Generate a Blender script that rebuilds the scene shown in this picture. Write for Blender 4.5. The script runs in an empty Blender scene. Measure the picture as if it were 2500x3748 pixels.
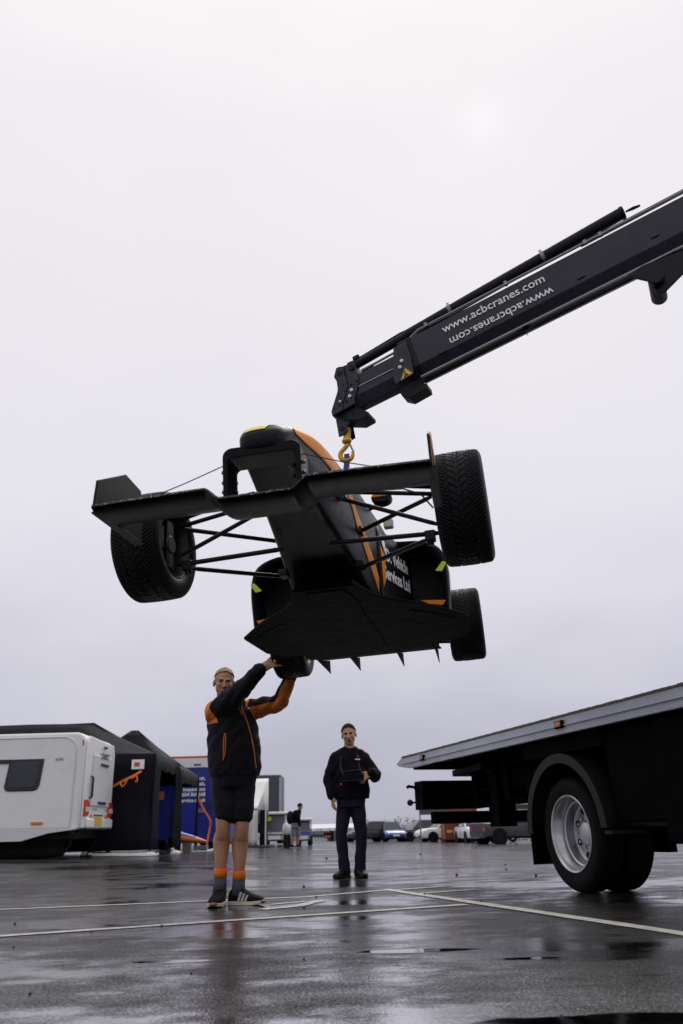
import bpy, bmesh, math, random
import numpy as np
from mathutils import Matrix, Vector

random.seed(7); RNG = np.random.default_rng(11)
SC = bpy.context.scene; COL = SC.collection
rad = math.radians

# ---------------------------------------------------------------- camera
FPX, IW, IH = 2915.1, 2500.0, 3748.0
PITCH, ROLL = math.atan(1171 / FPX), rad(1.6)
CAM = np.array([0.0, 0.0, 0.49])
_r0 = np.array([1.0, 0, 0]); _u0 = np.array([0, -math.sin(PITCH), math.cos(PITCH)])
FW = np.array([0, math.cos(PITCH), math.sin(PITCH)])
UP = _u0 * math.cos(ROLL) + _r0 * math.sin(ROLL); RT = _r0 * math.cos(ROLL) - _u0 * math.sin(ROLL)
cam_d = bpy.data.cameras.new('camera'); cam = bpy.data.objects.new('camera', cam_d); COL.objects.link(cam)
cam.matrix_world = Matrix([[RT[i], UP[i], -FW[i], CAM[i]] for i in range(3)] + [[0, 0, 0, 1]])
cam_d.sensor_fit = 'VERTICAL'; cam_d.sensor_height = 36.0; cam_d.sensor_width = 24.0; cam_d.lens = 28.0
cam_d.clip_start = 0.05; cam_d.clip_end = 3000
cam_d.dof.use_dof = True; cam_d.dof.focus_distance = 4.9; cam_d.dof.aperture_fstop = 3.2
SC.camera = cam

# ---------------------------------------------------------------- overcast sky
SUN_AZ, SUN_EL = rad(14.5), rad(46.9)
SUN_DIR = Vector((math.sin(SUN_AZ) * math.cos(SUN_EL), math.cos(SUN_AZ) * math.cos(SUN_EL), math.sin(SUN_EL)))
W = bpy.data.worlds.new('World'); SC.world = W; W.use_nodes = True
nt = W.node_tree; nt.nodes.clear(); N = nt.nodes.new; L = nt.links.new
out = N('ShaderNodeOutputWorld'); mix = N('ShaderNodeMixShader'); mix.inputs[0].default_value = 0.96
bg1 = N('ShaderNodeBackground'); bg1.inputs['Strength'].default_value = 0.06
sky = N('ShaderNodeTexSky'); sky.sky_type = 'NISHITA'; sky.sun_disc = False
sky.sun_elevation = SUN_EL; sky.sun_rotation = SUN_AZ
L(sky.outputs[0], bg1.inputs['Color'])
tc = N('ShaderNodeTexCoord'); sep = N('ShaderNodeSeparateXYZ'); L(tc.outputs['Generated'], sep.inputs[0])
nz = N('ShaderNodeTexNoise'); nz.inputs['Scale'].default_value = 2.6; nz.inputs['Detail'].default_value = 6; nz.inputs['Roughness'].default_value = 0.5
mp = N('ShaderNodeMapping'); mp.inputs['Scale'].default_value = (1, 1, 2.4)
L(tc.outputs['Generated'], mp.inputs['Vector']); L(mp.outputs[0], nz.inputs['Vector'])
ns = N('ShaderNodeMath'); ns.operation = 'MULTIPLY_ADD'; ns.inputs[1].default_value = 0.30; ns.inputs[2].default_value = -0.15
L(nz.outputs[0], ns.inputs[0])
ad = N('ShaderNodeMath'); ad.operation = 'ADD'; L(sep.outputs[2], ad.inputs[0]); L(ns.outputs[0], ad.inputs[1])
ramp = N('ShaderNodeValToRGB'); cr = ramp.color_ramp; cr.interpolation = 'B_SPLINE'
stops = [(0.0, (.43, .432, .525)), (.06, (.49, .487, .585)), (.13, (.585, .576, .672)), (.20, (.675, .660, .752)), (.27, (.745, .728, .812)), (.36, (.800, .780, .850)), (.50, (.850, .824, .875)),
         (.66, (.885, .852, .888)), (.82, (.905, .868, .895)), (1.0, (1.22, 1.17, 1.17))]
while len(cr.elements) < len(stops): cr.elements.new(0.5)
for e, (p, c) in zip(cr.elements, stops): e.position = p; e.color = (*c, 1)
L(ad.outputs[0], ramp.inputs[0])
# faint bright patch where the sun stands behind the cloud
dot = N('ShaderNodeVectorMath'); dot.operation = 'DOT_PRODUCT'; dot.inputs[1].default_value = SUN_DIR; L(tc.outputs['Generated'], dot.inputs[0])
pw = N('ShaderNodeMath'); pw.operation = 'POWER'; pw.inputs[1].default_value = 3500; L(dot.outputs['Value'], pw.inputs[0])
gl = N('ShaderNodeMath'); gl.operation = 'MULTIPLY'; gl.inputs[1].default_value = 0.05; L(pw.outputs[0], gl.inputs[0])
va = N('ShaderNodeVectorMath'); va.operation = 'ADD'; L(ramp.outputs[0], va.inputs[0]); L(gl.outputs[0], va.inputs[1])
bg2 = N('ShaderNodeBackground'); bg2.inputs['Strength'].default_value = 1.0; L(va.outputs[0], bg2.inputs['Color'])
L(bg1.outputs[0], mix.inputs[1]); L(bg2.outputs[0], mix.inputs[2]); L(mix.outputs[0], out.inputs[0])

sun_d = bpy.data.lights.new('sun', 'SUN'); sun_d.energy = 1.1; sun_d.angle = rad(25); sun_d.color = (1, .97, .93)
sun = bpy.data.objects.new('sun', sun_d); COL.objects.link(sun)
sun.rotation_euler = SUN_DIR.to_track_quat('Z', 'Y').to_euler()
SC.view_settings.view_transform = 'Standard'; SC.view_settings.look = 'None'
SC.view_settings.exposure = 0.0; SC.view_settings.gamma = 1.0; SC.view_settings.use_curve_mapping = False
SC.cycles.use_denoising = True; SC.cycles.max_bounces = 6; SC.cycles.caustics_reflective = False; SC.cycles.caustics_refractive = False

# ---------------------------------------------------------------- helpers
def ray(x, y): return FW + RT * (x - IW / 2) / FPX - UP * (y - IH / 2) / FPX
def at(x, y, Y):
    """point seen at photo position (x, y) that stands Y metres in front of the camera"""
    v = ray(x, y); return CAM + v * (Y / v[1])
def on_plane(x, y, z=0.0):
    v = ray(x, y); return CAM + v * ((z - CAM[2]) / v[2])
def sstep(a, b, x):
    t = np.clip((x - a) / (b - a), 0, 1); return t * t * (3 - 2 * t)
def gz(x, y):
    """height of the gently falling car park"""
    s = sstep(8.5, 17.0, y); xx = np.clip(x, -30, 40); yy = np.clip(y, 0, 90)
    return s * (-.025 * xx - .004 * (yy - 12)) - .055 * np.clip(y - 69, 0, 60)
def grp(o, label=None, cat=None, group=None, kind=None):
    if label: o['label'] = label
    if cat: o['category'] = cat
    if group: o['group'] = group
    if kind: o['kind'] = kind
    return o
def empty(name, loc=(0, 0, 0), rz=0.0, mat4=None, parent=None):
    o = bpy.data.objects.new(name, None); COL.objects.link(o); o.empty_display_size = 0.1
    if mat4 is not None: o.matrix_world = mat4
    else: o.location = loc; o.rotation_euler = (0, 0, rz)
    if parent: o.parent = parent
    return o
def copy_tree(o, parent=None):
    c = o.copy(); COL.objects.link(c); c.parent = parent
    for ch in list(o.children): copy_tree(ch, c)
    return c
V3 = lambda *a: np.array(a, float)
def unit(v): v = np.asarray(v, float); n = np.linalg.norm(v); return v / n if n else v
def frame(d):
    d = unit(d); a = V3(0, 0, 1) if abs(d[2]) < .9 else V3(1, 0, 0)
    x = unit(np.cross(a, d)); return x, np.cross(d, x), d
class MB:
    """collects geometry; build() links it as ONE mesh object"""
    def __init__(s): s.v = []; s.f = []; s.m = []
    def add(s, vs, fs, mi=0):
        o = len(s.v); s.v += [tuple(map(float, p)) for p in vs]; s.f += [tuple(i + o for i in f) for f in fs]; s.m += [mi] * len(fs); return s
    def box(s, c, size, ax=None, mi=0):
        c = np.asarray(c, float); h = np.asarray(size, float) / 2
        A = np.eye(3) if ax is None else np.asarray(ax, float)
        vs = [c + A[0] * h[0] * i + A[1] * h[1] * j + A[2] * h[2] * k for i in (-1, 1) for j in (-1, 1) for k in (-1, 1)]
        return s.add(vs, [(0, 1, 3, 2), (4, 6, 7, 5), (0, 4, 5, 1), (2, 3, 7, 6), (0, 2, 6, 4), (1, 5, 7, 3)], mi)
    def hexa(s, p8, mi=0):      # 4 points of one end, 4 of the other, same order
        return s.add(p8, [(3, 2, 1, 0), (4, 5, 6, 7), (0, 1, 5, 4), (1, 2, 6, 5), (2, 3, 7, 6), (3, 0, 4, 7)], mi)
    def rings(s, R, cap=True, closed=True, mi=0, loop=False):
        n = len(R[0]); fs = []; m = len(R)
        for a in range(m if loop else m - 1):
            b = (a + 1) % m
            for i in range(n if closed else n - 1):
                j = (i + 1) % n; fs.append((a * n + i, a * n + j, b * n + j, b * n + i))
        if cap and closed and not loop: fs.append(tuple(range(n))[::-1]); fs.append(tuple((m - 1) * n + i for i in range(n)))
        return s.add([p for r in R for p in r], fs, mi)
    def tube(s, pts, r, n=8, cap=True, sq=1.0, mi=0, loop=False):
        pts = [np.asarray(p, float) for p in pts]; rr = r if hasattr(r, '__len__') else [r] * len(pts); R = []; px = None
        for i, p in enumerate(pts):
            if loop: d = pts[(i + 1) % len(pts)] - pts[i - 1]
            else: d = pts[min(i + 1, len(pts) - 1)] - pts[max(i - 1, 0)]
            x, y, d = frame(d)
            if px is not None:
                x = unit(px - d * (px @ d)); y = np.cross(d, x)
            px = x
            R.append([p + rr[i] * (math.cos(t) * x + sq * math.sin(t) * y) for t in np.linspace(0, 2 * math.pi, n, endpoint=False)])
        return s.rings(R, cap, mi=mi, loop=loop)
    def cyl(s, a, b, r, r2=None, n=16, mi=0): return s.tube([a, b], [r, r if r2 is None else r2], n, mi=mi)
    def lathe(s, prof, o=(0, 0, 0), axis=(1, 0, 0), n=32, mi=0, cap=False):
        x, y, d = frame(axis); o = np.asarray(o, float)
        R = [[o + d * h + r * (math.cos(t) * x + math.sin(t) * y) for t in np.linspace(0, 2 * math.pi, n, endpoint=False)] for h, r in prof]
        return s.rings(R, cap, mi=mi)
    def ball(s, c, r, n=10, m=7, ax=None, mi=0):
        c = np.asarray(c, float); r = np.asarray(r if hasattr(r, '__len__') else [r] * 3, float); A = np.eye(3) if ax is None else np.asarray(ax, float)
        vs = []; fs = []
        for i in range(1, m):
            ph = math.pi * i / m
            for j in range(n):
                th = 2 * math.pi * j / n
                q = V3(math.sin(ph) * math.cos(th), math.sin(ph) * math.sin(th), math.cos(ph)) * r; vs.append(c + q @ A)
        for i in range(m - 2):
            for j in range(n): k = (j + 1) % n; fs.append((i * n + j, (i + 1) * n + j, (i + 1) * n + k, i * n + k))
        t = len(vs); vs.append(c + V3(0, 0, r[2]) @ A); b = len(vs); vs.append(c - V3(0, 0, r[2]) @ A)
        for j in range(n): k = (j + 1) % n; fs.append((t, j, k)); fs.append((b, (m - 2) * n + k, (m - 2) * n + j))
        return s.add(vs, fs, mi)
    def prism(s, poly, d, mi=0):
        n = len(poly); poly = [np.asarray(p, float) for p in poly]; d = np.asarray(d, float)
        fs = [tuple(range(n))[::-1], tuple(range(n, 2 * n))] + [(i, (i + 1) % n, (i + 1) % n + n, i + n) for i in range(n)]
        return s.add(poly + [p + d for p in poly], fs, mi)
    def sheet(s, G, mi=0, thick=None):
        """grid of points G[i][j]"""
        a, b = len(G), len(G[0])
        fs = [(i * b + j, i * b + j + 1, (i + 1) * b + j + 1, (i + 1) * b + j) for i in range(a - 1) for j in range(b - 1)]
        return s.add([p for r in G for p in r], fs, mi)
    def build(s, name, mats, parent=None, smooth=35, bevel=0, solid=0, fix=True, seg=2):
        me = bpy.data.meshes.new(name); me.from_pydata(s.v, [], s.f)
        mats = mats if isinstance(mats, (list, tuple)) else [mats]
        for m in mats: me.materials.append(m)
        me.polygons.foreach_set('material_index', s.m)
        if fix:
            b = bmesh.new(); b.from_mesh(me); bmesh.ops.recalc_face_normals(b, faces=b.faces); b.to_mesh(me); b.free()
        if smooth:
            me.shade_smooth()
            if smooth < 180: me.set_sharp_from_angle(angle=rad(smooth))
        me.update()
        o = bpy.data.objects.new(name, me); COL.objects.link(o)
        if parent: o.parent = parent
        if solid: md = o.modifiers.new('solid', 'SOLIDIFY'); md.thickness = solid; md.offset = 0
        if bevel: md = o.modifiers.new('bevel', 'BEVEL'); md.width = bevel; md.segments = seg; md.limit_method = 'ANGLE'; md.angle_limit = rad(40); md.harden_normals = False
        return o
def share(o, parent=None, name=None):
    c = o.copy(); COL.objects.link(c); c.parent = parent
    if name: c.name = name
    return c
MATS = {}
def mat(name, col, rough=.5, metal=0.0, spec=.5, var=.12, vscale=6, bump=0.0, bscale=60, coat=0, rvar=.1, emit=None, trans=0, alpha=1, dirt=None, dscale=3, sheen=0):
    """principled material with a little uneven colour, gloss and relief"""
    m = bpy.data.materials.new(name); m.use_nodes = True; t = m.node_tree; b = t.nodes['Principled BSDF']; MATS[name] = m
    b.inputs['Metallic'].default_value = metal; b.inputs['Specular IOR Level'].default_value = spec
    if coat: b.inputs['Coat Weight'].default_value = coat; b.inputs['Coat Roughness'].default_value = .12
    if sheen: b.inputs['Sheen Weight'].default_value = sheen
    tcn = t.nodes.new('ShaderNodeTexCoord'); n1 = t.nodes.new('ShaderNodeTexNoise'); n1.inputs['Scale'].default_value = vscale; n1.inputs['Detail'].default_value = 5
    t.links.new(tcn.outputs['Object'], n1.inputs['Vector'])
    mx = t.nodes.new('ShaderNodeMix'); mx.data_type = 'RGBA'
    mx.inputs['A'].default_value = (*[c * (1 - var) for c in col], 1); mx.inputs['B'].default_value = (*[min(1, c * (1 + var)) for c in col], 1)
    t.links.new(n1.outputs[0], mx.inputs['Factor']); last = mx.outputs['Result']
    if dirt:
        n3 = t.nodes.new('ShaderNodeTexNoise'); n3.inputs['Scale'].default_value = dscale; n3.inputs['Detail'].default_value = 8; n3.inputs['Roughness'].default_value = .65
        t.links.new(tcn.outputs['Object'], n3.inputs['Vector'])
        rp = t.nodes.new('ShaderNodeMapRange'); rp.inputs[1].default_value = .45; rp.inputs[2].default_value = .75; rp.inputs[4].default_value = dirt[3] if len(dirt) > 3 else .6
        t.links.new(n3.outputs[0], rp.inputs[0])
        m2 = t.nodes.new('ShaderNodeMix'); m2.data_type = 'RGBA'; m2.inputs['B'].default_value = (*dirt[:3], 1)
        t.links.new(last, m2.inputs['A']); t.links.new(rp.outputs[0], m2.inputs['Factor']); last = m2.outputs['Result']
    t.links.new(last, b.inputs['Base Color'])
    mr = t.nodes.new('ShaderNodeMapRange'); mr.inputs[3].default_value = max(.02, rough - rvar); mr.inputs[4].default_value = min(1, rough + rvar)
    n2 = t.nodes.new('ShaderNodeTexNoise'); n2.inputs['Scale'].default_value = vscale * 2.3; n2.inputs['Detail'].default_value = 6
    t.links.new(tcn.outputs['Object'], n2.inputs['Vector']); t.links.new(n2.outputs[0], mr.inputs[0]); t.links.new(mr.outputs[0], b.inputs['Roughness'])
    if bump:
        nb = t.nodes.new('ShaderNodeTexNoise'); nb.inputs['Scale'].default_value = bscale; nb.inputs['Detail'].default_value = 4
        t.links.new(tcn.outputs['Object'], nb.inputs['Vector'])
        bp = t.nodes.new('ShaderNodeBump'); bp.inputs['Strength'].default_value = bump; bp.inputs['Distance'].default_value = .01
        t.links.new(nb.outputs[0], bp.inputs['Height']); t.links.new(bp.outputs[0], b.inputs['Normal'])
    if emit: b.inputs['Emission Color'].default_value = (*emit[:3], 1); b.inputs['Emission Strength'].default_value = emit[3]
    if trans: b.inputs['Transmission Weight'].default_value = trans
    if alpha < 1: b.inputs['Alpha'].default_value = alpha
    return m
_fonts = {}
def letters(text, size, mats, M4, parent=None, name='lettering', extrude=.001, bold=0.0, align='CENTER', sx=1.0, shear=0.0):
    """flat lettering turned into a mesh; M4 maps its local x (reading direction), y (up), z (out) into parent space"""
    c = bpy.data.curves.new(name, 'FONT'); c.body = text; c.size = size; c.align_x = align; c.align_y = 'CENTER'
    c.extrude = extrude; c.offset = bold; c.shear = shear; c.resolution_u = 3
    o = bpy.data.objects.new('tmp', c); COL.objects.link(o)
    dg = bpy.context.evaluated_depsgraph_get(); me = bpy.data.meshes.new_from_object(o.evaluated_get(dg)); bpy.data.objects.remove(o)
    me.transform(Matrix.Scale(sx, 4, (1, 0, 0))); me.transform(Matrix(M4)); me.materials.clear(); me.materials.append(mats); me.name = name
    r = bpy.data.objects.new(name, me); COL.objects.link(r)
    if parent: r.parent = parent
    return r
def m4(o, x, y, z=None):
    x = unit(x); y = unit(y - x * (np.asarray(y) @ x)); z = np.cross(x, y)
    return [[x[i], y[i], z[i], o[i]] for i in range(3)] + [[0, 0, 0, 1]]
def catmull(P, n, closed=False):
    P = np.asarray(P, float); k = len(P); segs = k if closed else k - 1; res = []
    for q in np.linspace(0, segs, n, endpoint=not closed):
        i = min(int(q), segs - 1); t = q - i
        g = (lambda j: P[j % k]) if closed else (lambda j: P[min(max(j, 0), k - 1)])
        a, b, c, d = g(i - 1), g(i), g(i + 1), g(i + 2)
        res.append(.5 * ((2 * b) + (c - a) * t + (2 * a - 5 * b + 4 * c - d) * t * t + (3 * b - a - 3 * c + d) * t ** 3))
    return np.array(res)
# ---------------------------------------------------------------- wet asphalt car park
PUDDLES = [(2250, 3745, .62, .12), (1500, 3480, .30, .06), (1930, 3508, .14, .04), (370, 3635, .10, .04), (640, 3518, .22, .05)]
def asphalt():
    m = bpy.data.materials.new('wet_asphalt'); m.use_nodes = True; t = m.node_tree; b = t.nodes['Principled BSDF']
    N = t.nodes.new; L = t.links.new
    tcn = N('ShaderNodeTexCoord'); P = tcn.outputs['Object']
    def noise(scale, det=6, ro=.55, sc=(1, 1, 1)):
        mpn = N('ShaderNodeMapping'); mpn.inputs['Scale'].default_value = sc; L(P, mpn.inputs[0])
        n = N('ShaderNodeTexNoise'); n.inputs['Scale'].default_value = scale; n.inputs['Detail'].default_value = det; n.inputs['Roughness'].default_value = ro
        L(mpn.outputs[0], n.inputs['Vector']); return n.outputs[0]
    def mrange(a, lo, hi, o0, o1, smooth=True):
        r = N('ShaderNodeMapRange'); r.interpolation_type = 'SMOOTHSTEP' if smooth else 'LINEAR'
        for i, v in enumerate((lo, hi, o0, o1)): r.inputs[i + 1].default_value = v
        L(a, r.inputs[0]); return r.outputs[0]
    def mth(op, a, bb):
        q = N('ShaderNodeMath'); q.operation = op
        for i, v in enumerate((a, bb)):
            if isinstance(v, (int, float)): q.inputs[i].default_value = v
            else: L(v, q.inputs[i])
        return q.outputs[0]
    big = noise(.55, 9, .66, (.7, 1.3, 1)); mid = noise(2.6, 8, .66, (.8, 1.2, 1)); fine = noise(240, 2, .6); grain = N('ShaderNodeTexVoronoi'); grain.inputs['Scale'].default_value = 110; L(P, grain.inputs['Vector'])
    wetmix = mth('ADD', mth('MULTIPLY', big, .72), mth('MULTIPLY', mid, .28))
    film = mrange(wetmix, .43, .60, 0, 1)          # 1 = standing water
    # base colour: aggregate flecks, oil-dark patches
    c1 = N('ShaderNodeMix'); c1.data_type = 'RGBA'; c1.inputs['A'].default_value = (.006, .005, .005, 1); c1.inputs['B'].default_value = (.030, .025, .023, 1)
    L(mrange(fine, .35, .7, 0, 1), c1.inputs['Factor'])
    c2 = N('ShaderNodeMix'); c2.data_type = 'RGBA'; c2.inputs['B'].default_value = (.006, .005, .005, 1); L(c1.outputs['Result'], c2.inputs['A']); L(mth('MULTIPLY', film, .6), c2.inputs['Factor'])
    L(c2.outputs['Result'], b.inputs['Base Color'])
    b.inputs['Roughness'].default_value = .75; b.inputs['Specular IOR Level'].default_value = .12
    hgt = mth('ADD', mth('MULTIPLY', grain.outputs['Distance'], .9), mth('MULTIPLY', fine, .6))
    bpn = N('ShaderNodeBump'); bpn.inputs['Distance'].default_value = .006; L(hgt, bpn.inputs['Height']); bpn.inputs['Strength'].default_value = .8
    L(bpn.outputs[0], b.inputs['Normal'])
    # standing puddles with their own outlines
    def puddle(cx, cy, rx, ry):
        sx = N('ShaderNodeSeparateXYZ'); L(P, sx.inputs[0])
        dx = mth('DIVIDE', mth('SUBTRACT', sx.outputs[0], cx), rx); dy = mth('DIVIDE', mth('SUBTRACT', sx.outputs[1], cy), ry)
        dd = mth('ADD', mth('SQRT', mth('ADD', mth('MULTIPLY', dx, dx), mth('MULTIPLY', dy, dy)), 0), mth('MULTIPLY', mth('SUBTRACT', mid, .5), 1.6)); return mrange(dd, .72, 1.05, 1, 0)
    pud = None
    for (px, py, rx, ry) in PUDDLES:
        c = on_plane(px, py); q = puddle(float(c[0]), float(c[1]), rx, ry); pud = q if pud is None else mth('MAXIMUM', pud, q)
    film = mth('MAXIMUM', film, pud)
    # thin water film lying over the aggregate: patchy, glossy, fresnel weighted
    gl = N('ShaderNodeBsdfGlossy'); L(mth('ADD', mth('MULTIPLY', mid, .05), mth('MULTIPLY', mrange(film, 0, 1, .11, .055), mrange(pud, 0, 1, 1, .5))), gl.inputs['Roughness'])
    lo = noise(7, 3, .5); b2 = N('ShaderNodeBump'); b2.inputs['Distance'].default_value = .010; b2.inputs['Strength'].default_value = .06; L(lo, b2.inputs['Height'])
    b3 = N('ShaderNodeBump'); b3.inputs['Distance'].default_value = .004; L(mth('MULTIPLY', mrange(film, 0, 1, .34, .10), mrange(pud, 0, 1, 1, .1)), b3.inputs['Strength']); L(hgt, b3.inputs['Height']); L(b2.outputs[0], b3.inputs['Normal']); L(b3.outputs[0], gl.inputs['Normal'])
    fr = N('ShaderNodeFresnel'); fr.inputs['IOR'].default_value = 1.33
    frp = mth('POWER', fr.outputs[0], 2.75)
    cover = mth('MAXIMUM', mth('ADD', mrange(film, 0, 1, .30, 1.08), mth('ADD', mth('MULTIPLY', mth('SUBTRACT', mid, .5), .9), mth('MULTIPLY', mth('SUBTRACT', noise(85, 5, .7), .5), mrange(pud, 0, 1, 2.4, 0)))), .06)
    fr = type('o', (), {'outputs': [frp]})()
    sh = N('ShaderNodeMixShader'); L(mth('MULTIPLY', fr.outputs[0], cover), sh.inputs[0]); L(b.outputs[0], sh.inputs[1]); L(gl.outputs[0], sh.inputs[2])
    L(sh.outputs[0], t.nodes['Material Output'].inputs['Surface'])
    return m
M_ASPH = asphalt()
xs = np.concatenate([np.linspace(-900, -40, 14), np.linspace(-36, 44, 81), np.linspace(60, 900, 14)])
ys = np.concatenate([np.linspace(-30, 7, 20), np.linspace(8, 30, 60), np.linspace(31, 135, 100), np.linspace(150, 2000, 20)])
g = MB().sheet([[(x, y, gz(x, y)) for x in xs] for y in ys]); ground = g.build('ground', M_ASPH, smooth=180); grp(ground, kind='structure')
M_LINE = mat('road_paint', (.50, .49, .43), .38, var=.25, vscale=25, bump=.35, bscale=150, dirt=(.09, .085, .08, .75), dscale=14)
def line(pa, pb, w=.085, name='parking_line', e0=0, e1=0):
    a, b = on_plane(*pa), on_plane(*pb); d = unit(b - a); n = V3(-d[1], d[0], 0) * w / 2; k = max(2, int(np.linalg.norm(b - a) / .12)); G = []
    for i in range(k + 1):
        p = a + (b - a) * i / k; j = RNG.normal(0, .0035, 2)
        G.append([(*(p - n * (1 + j[0] * 18))[:2], .004 + gz(p[0], p[1])), (*p[:2], .0045 + gz(p[0], p[1])), (*(p + n * (1 + j[1] * 18))[:2], .004 + gz(p[0], p[1]))])
    o = MB().sheet(G).build(name, M_LINE, smooth=0, fix=False); o['kind'] = 'structure'; return o
line((-60, 3333), (1116, 3284), .075); line((1116, 3284), (1403, 3260), .085); line((1422, 3260), (1658, 3243), .09)
line((-60, 3432), (1706, 3312), .09); line((1411, 3256), (2600, 3434), .10); line((1527, 3272), (1746, 3256), .09)
line((957, 3330), (1085, 3318), .10, 'bay_marking'); line((1085, 3318), (1180, 3296), .10, 'bay_marking'); line((990, 3312), (1120, 3300), .07, 'bay_marking')
# loose stones on the asphalt
M_STONE = mat('dark_stone', (.03, .027, .024), .5, var=.4)
sb = MB()
for (px, py) in [(55, 3382), (49, 3469), (1112, 3248), (1157, 3285), (1113, 3325), (965, 3290), (1760, 3300), (1555, 3275), (337, 3412), (592, 3391), (1112, 3512), (1853, 3185), (1540, 3130), (1672, 3205), (1850, 3168), (2055, 3720), (1962, 3207), (1325, 3158), (1195, 3145), (700, 3565), (110, 3640)]:
    c = on_plane(px, py); r = (3.6 + 1.6 * random.random()) * c[1] / 2750; sb.ball(c + V3(0, 0, r * .6), (r, r * 1.2, r * .75), 7, 5)
o = sb.build('loose_stones', M_STONE, smooth=60); grp(o, 'small dark loose stones scattered on the wet asphalt', 'stones', kind='stuff')
# ---------------------------------------------------------------- single-seater hanging from the crane
CAR_M = Matrix(((0.98530, 0.16484, -0.04483, -0.18), (-0.16596, 0.98587, -0.02256, 3.64), (0.04048, 0.02967, 0.99874, 1.872), (0, 0, 0, 1)))
car = empty('race_car', mat4=CAR_M)
grp(car, 'black and orange single-seater race car hanging from the crane hook', 'race car')
M_CARB = mat('black_bodywork', (.008, .0075, .012), .42, var=.35, vscale=9, bump=.06, bscale=220, spec=.12, rvar=.12)
M_WING = mat('wet_carbon', (.0045, .0042, .0065), .36, var=.3, vscale=14, bump=.12, bscale=160, spec=.10)
M_FLOOR = mat('scuffed_floor', (.0045, .0038, .0045), .75, var=.5, vscale=7, bump=.3, bscale=40, spec=.04, dirt=(.022, .018, .016, .6), dscale=7)
M_TYRE = mat('wet_rubber', (.0045, .004, .0055), .5, var=.3, vscale=20, bump=.10, bscale=180, spec=.16)
M_ORANGE = mat('orange_vinyl', (.80, .27, .02), .5, var=.12, vscale=12, spec=.15)
M_YEL = mat('fluorescent_yellow', (.62, .80, .03), .45, var=.08)
M_NYEL = mat('yellow_vinyl', (.86, .70, .05), .4, var=.06)
M_WHITE = mat('white_vinyl', (.90, .90, .90), .4, var=.05)
M_ARM = mat('black_steel_tube', (.006, .0058, .0075), .40, var=.3, vscale=18, spec=.25)
M_RIM = mat('dark_rim', (.030, .030, .034), .36, metal=.6, var=.3, vscale=14)
M_STEEL = mat('dull_steel', (.22, .22, .23), .35, metal=.85, var=.2, vscale=20)
M_DARK = mat('matt_black', (.008, .007, .009), .7, var=.3, spec=.15)
M_MESH = mat('radiator_core', (.020, .018, .018), .6, var=.6, vscale=60, bump=.6, bscale=220)
# --- monocoque and nose: smooth loft, also used to lay stripes on
# Y, bottom half width, bottom z, max half width, z of max, top half width, top z
CS = np.array([
    (-.812, .030, .088, .045, .112, .026, .136), (-.80, .060, .072, .078, .115, .050, .152), (-.75, .080, .062, .100, .125, .070, .190),
    (-.60, .095, .046, .126, .155, .086, .258), (-.30, .120, .005, .160, .185, .105, .365), (0, .150, -.042, .188, .190, .118, .425),
    (.40, .190, -.118, .222, .165, .135, .478), (.70, .215, -.183, .243, .130, .165, .495), (1.05, .238, -.196, .262, .110, .200, .500),
    (1.35, .250, -.197, .285, .110, .180, .560), (1.60, .245, -.197, .290, .110, .100, .660), (2.10, .200, -.190, .240, .100, .070, .540),
    (2.70, .110, -.100, .140, .100, .050, .360), (3.0, .080, -.050, .100, .100, .040, .250)])
def cs_at(Y):
    i = int(np.clip(np.searchsorted(CS[:, 0], Y) - 1, 0, len(CS) - 2)); a, b = CS[i], CS[i + 1]; p = CS[max(i - 1, 0)]; q = CS[min(i + 2, len(CS) - 1)]
    h = b[0] - a[0]; t = (Y - a[0]) / h
    ma = (b - p) / max(b[0] - p[0], 1e-6) * h; mb = (q - a) / max(q[0] - a[0], 1e-6) * h
    return a * (2 * t ** 3 - 3 * t ** 2 + 1) + ma * (t ** 3 - 2 * t ** 2 + t) + b * (-2 * t ** 3 + 3 * t ** 2) + mb * (t ** 3 - t ** 2)
NS = 56
def section(Y):
    _, wb, zb, hw, zm, tw, zt = cs_at(Y); h = zt - zb
    half = [(wb * .55, zb), (wb * .93, zb + .004), (wb + (hw - wb) * .35, zb + .16 * (zm - zb)), (hw * .985, zb + .62 * (zm - zb)), (hw, zm), (hw * .97 + tw * .03, zm + .35 * (zt - zm)),
            (tw + (hw - tw) * .55, zm + .74 * (zt - zm)), (tw * .85, zt - .03 * h), (tw * .3, zt)]
    pts = [(x, z) for x, z in half] + [(-x, z) for x, z in half[::-1]]
    c = catmull(pts, NS, True)
    return [V3(x, Y, z) for x, z in c]
YS = list(np.linspace(-.812, -.75, 8)) + list(np.linspace(-.72, 3.0, 70))
body = MB().rings([section(y) for y in YS]).build('monocoque', M_CARB, car, smooth=50)
def patch(path, wid, m, name, parent=None, off=.003, n=40, side=1):
    """strip laid on the monocoque: path of (Y, z), half-width in z; follows the surface on one side"""
    path = catmull(path, n); G = []
    w = np.interp(np.linspace(0, 1, n), np.linspace(0, 1, len(wid)), wid)
    for (Y, z), hw in zip(path, w):
        s = np.array(section(Y)); s = s[:NS // 2]; row = []
        o = np.argsort(s[:, 2]); zs, xs_ = s[o, 2], s[o, 0]; cz = .5 * (zs[0] + zs[-1])
        for k in np.linspace(-1, 1, 7):
            zz = np.clip(z + k * hw, zs[0] + .001, zs[-1] - .0005); x = np.interp(zz, zs, xs_)
            nn = unit(V3(x, 0, (zz - cz) * .8)); row.append(V3(x, Y, zz) + nn * off)
        G.append([p * V3(side, 1, 1) for p in row])
    return MB().sheet(G).build(name, m, parent or car, smooth=180, solid=.002)
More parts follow.
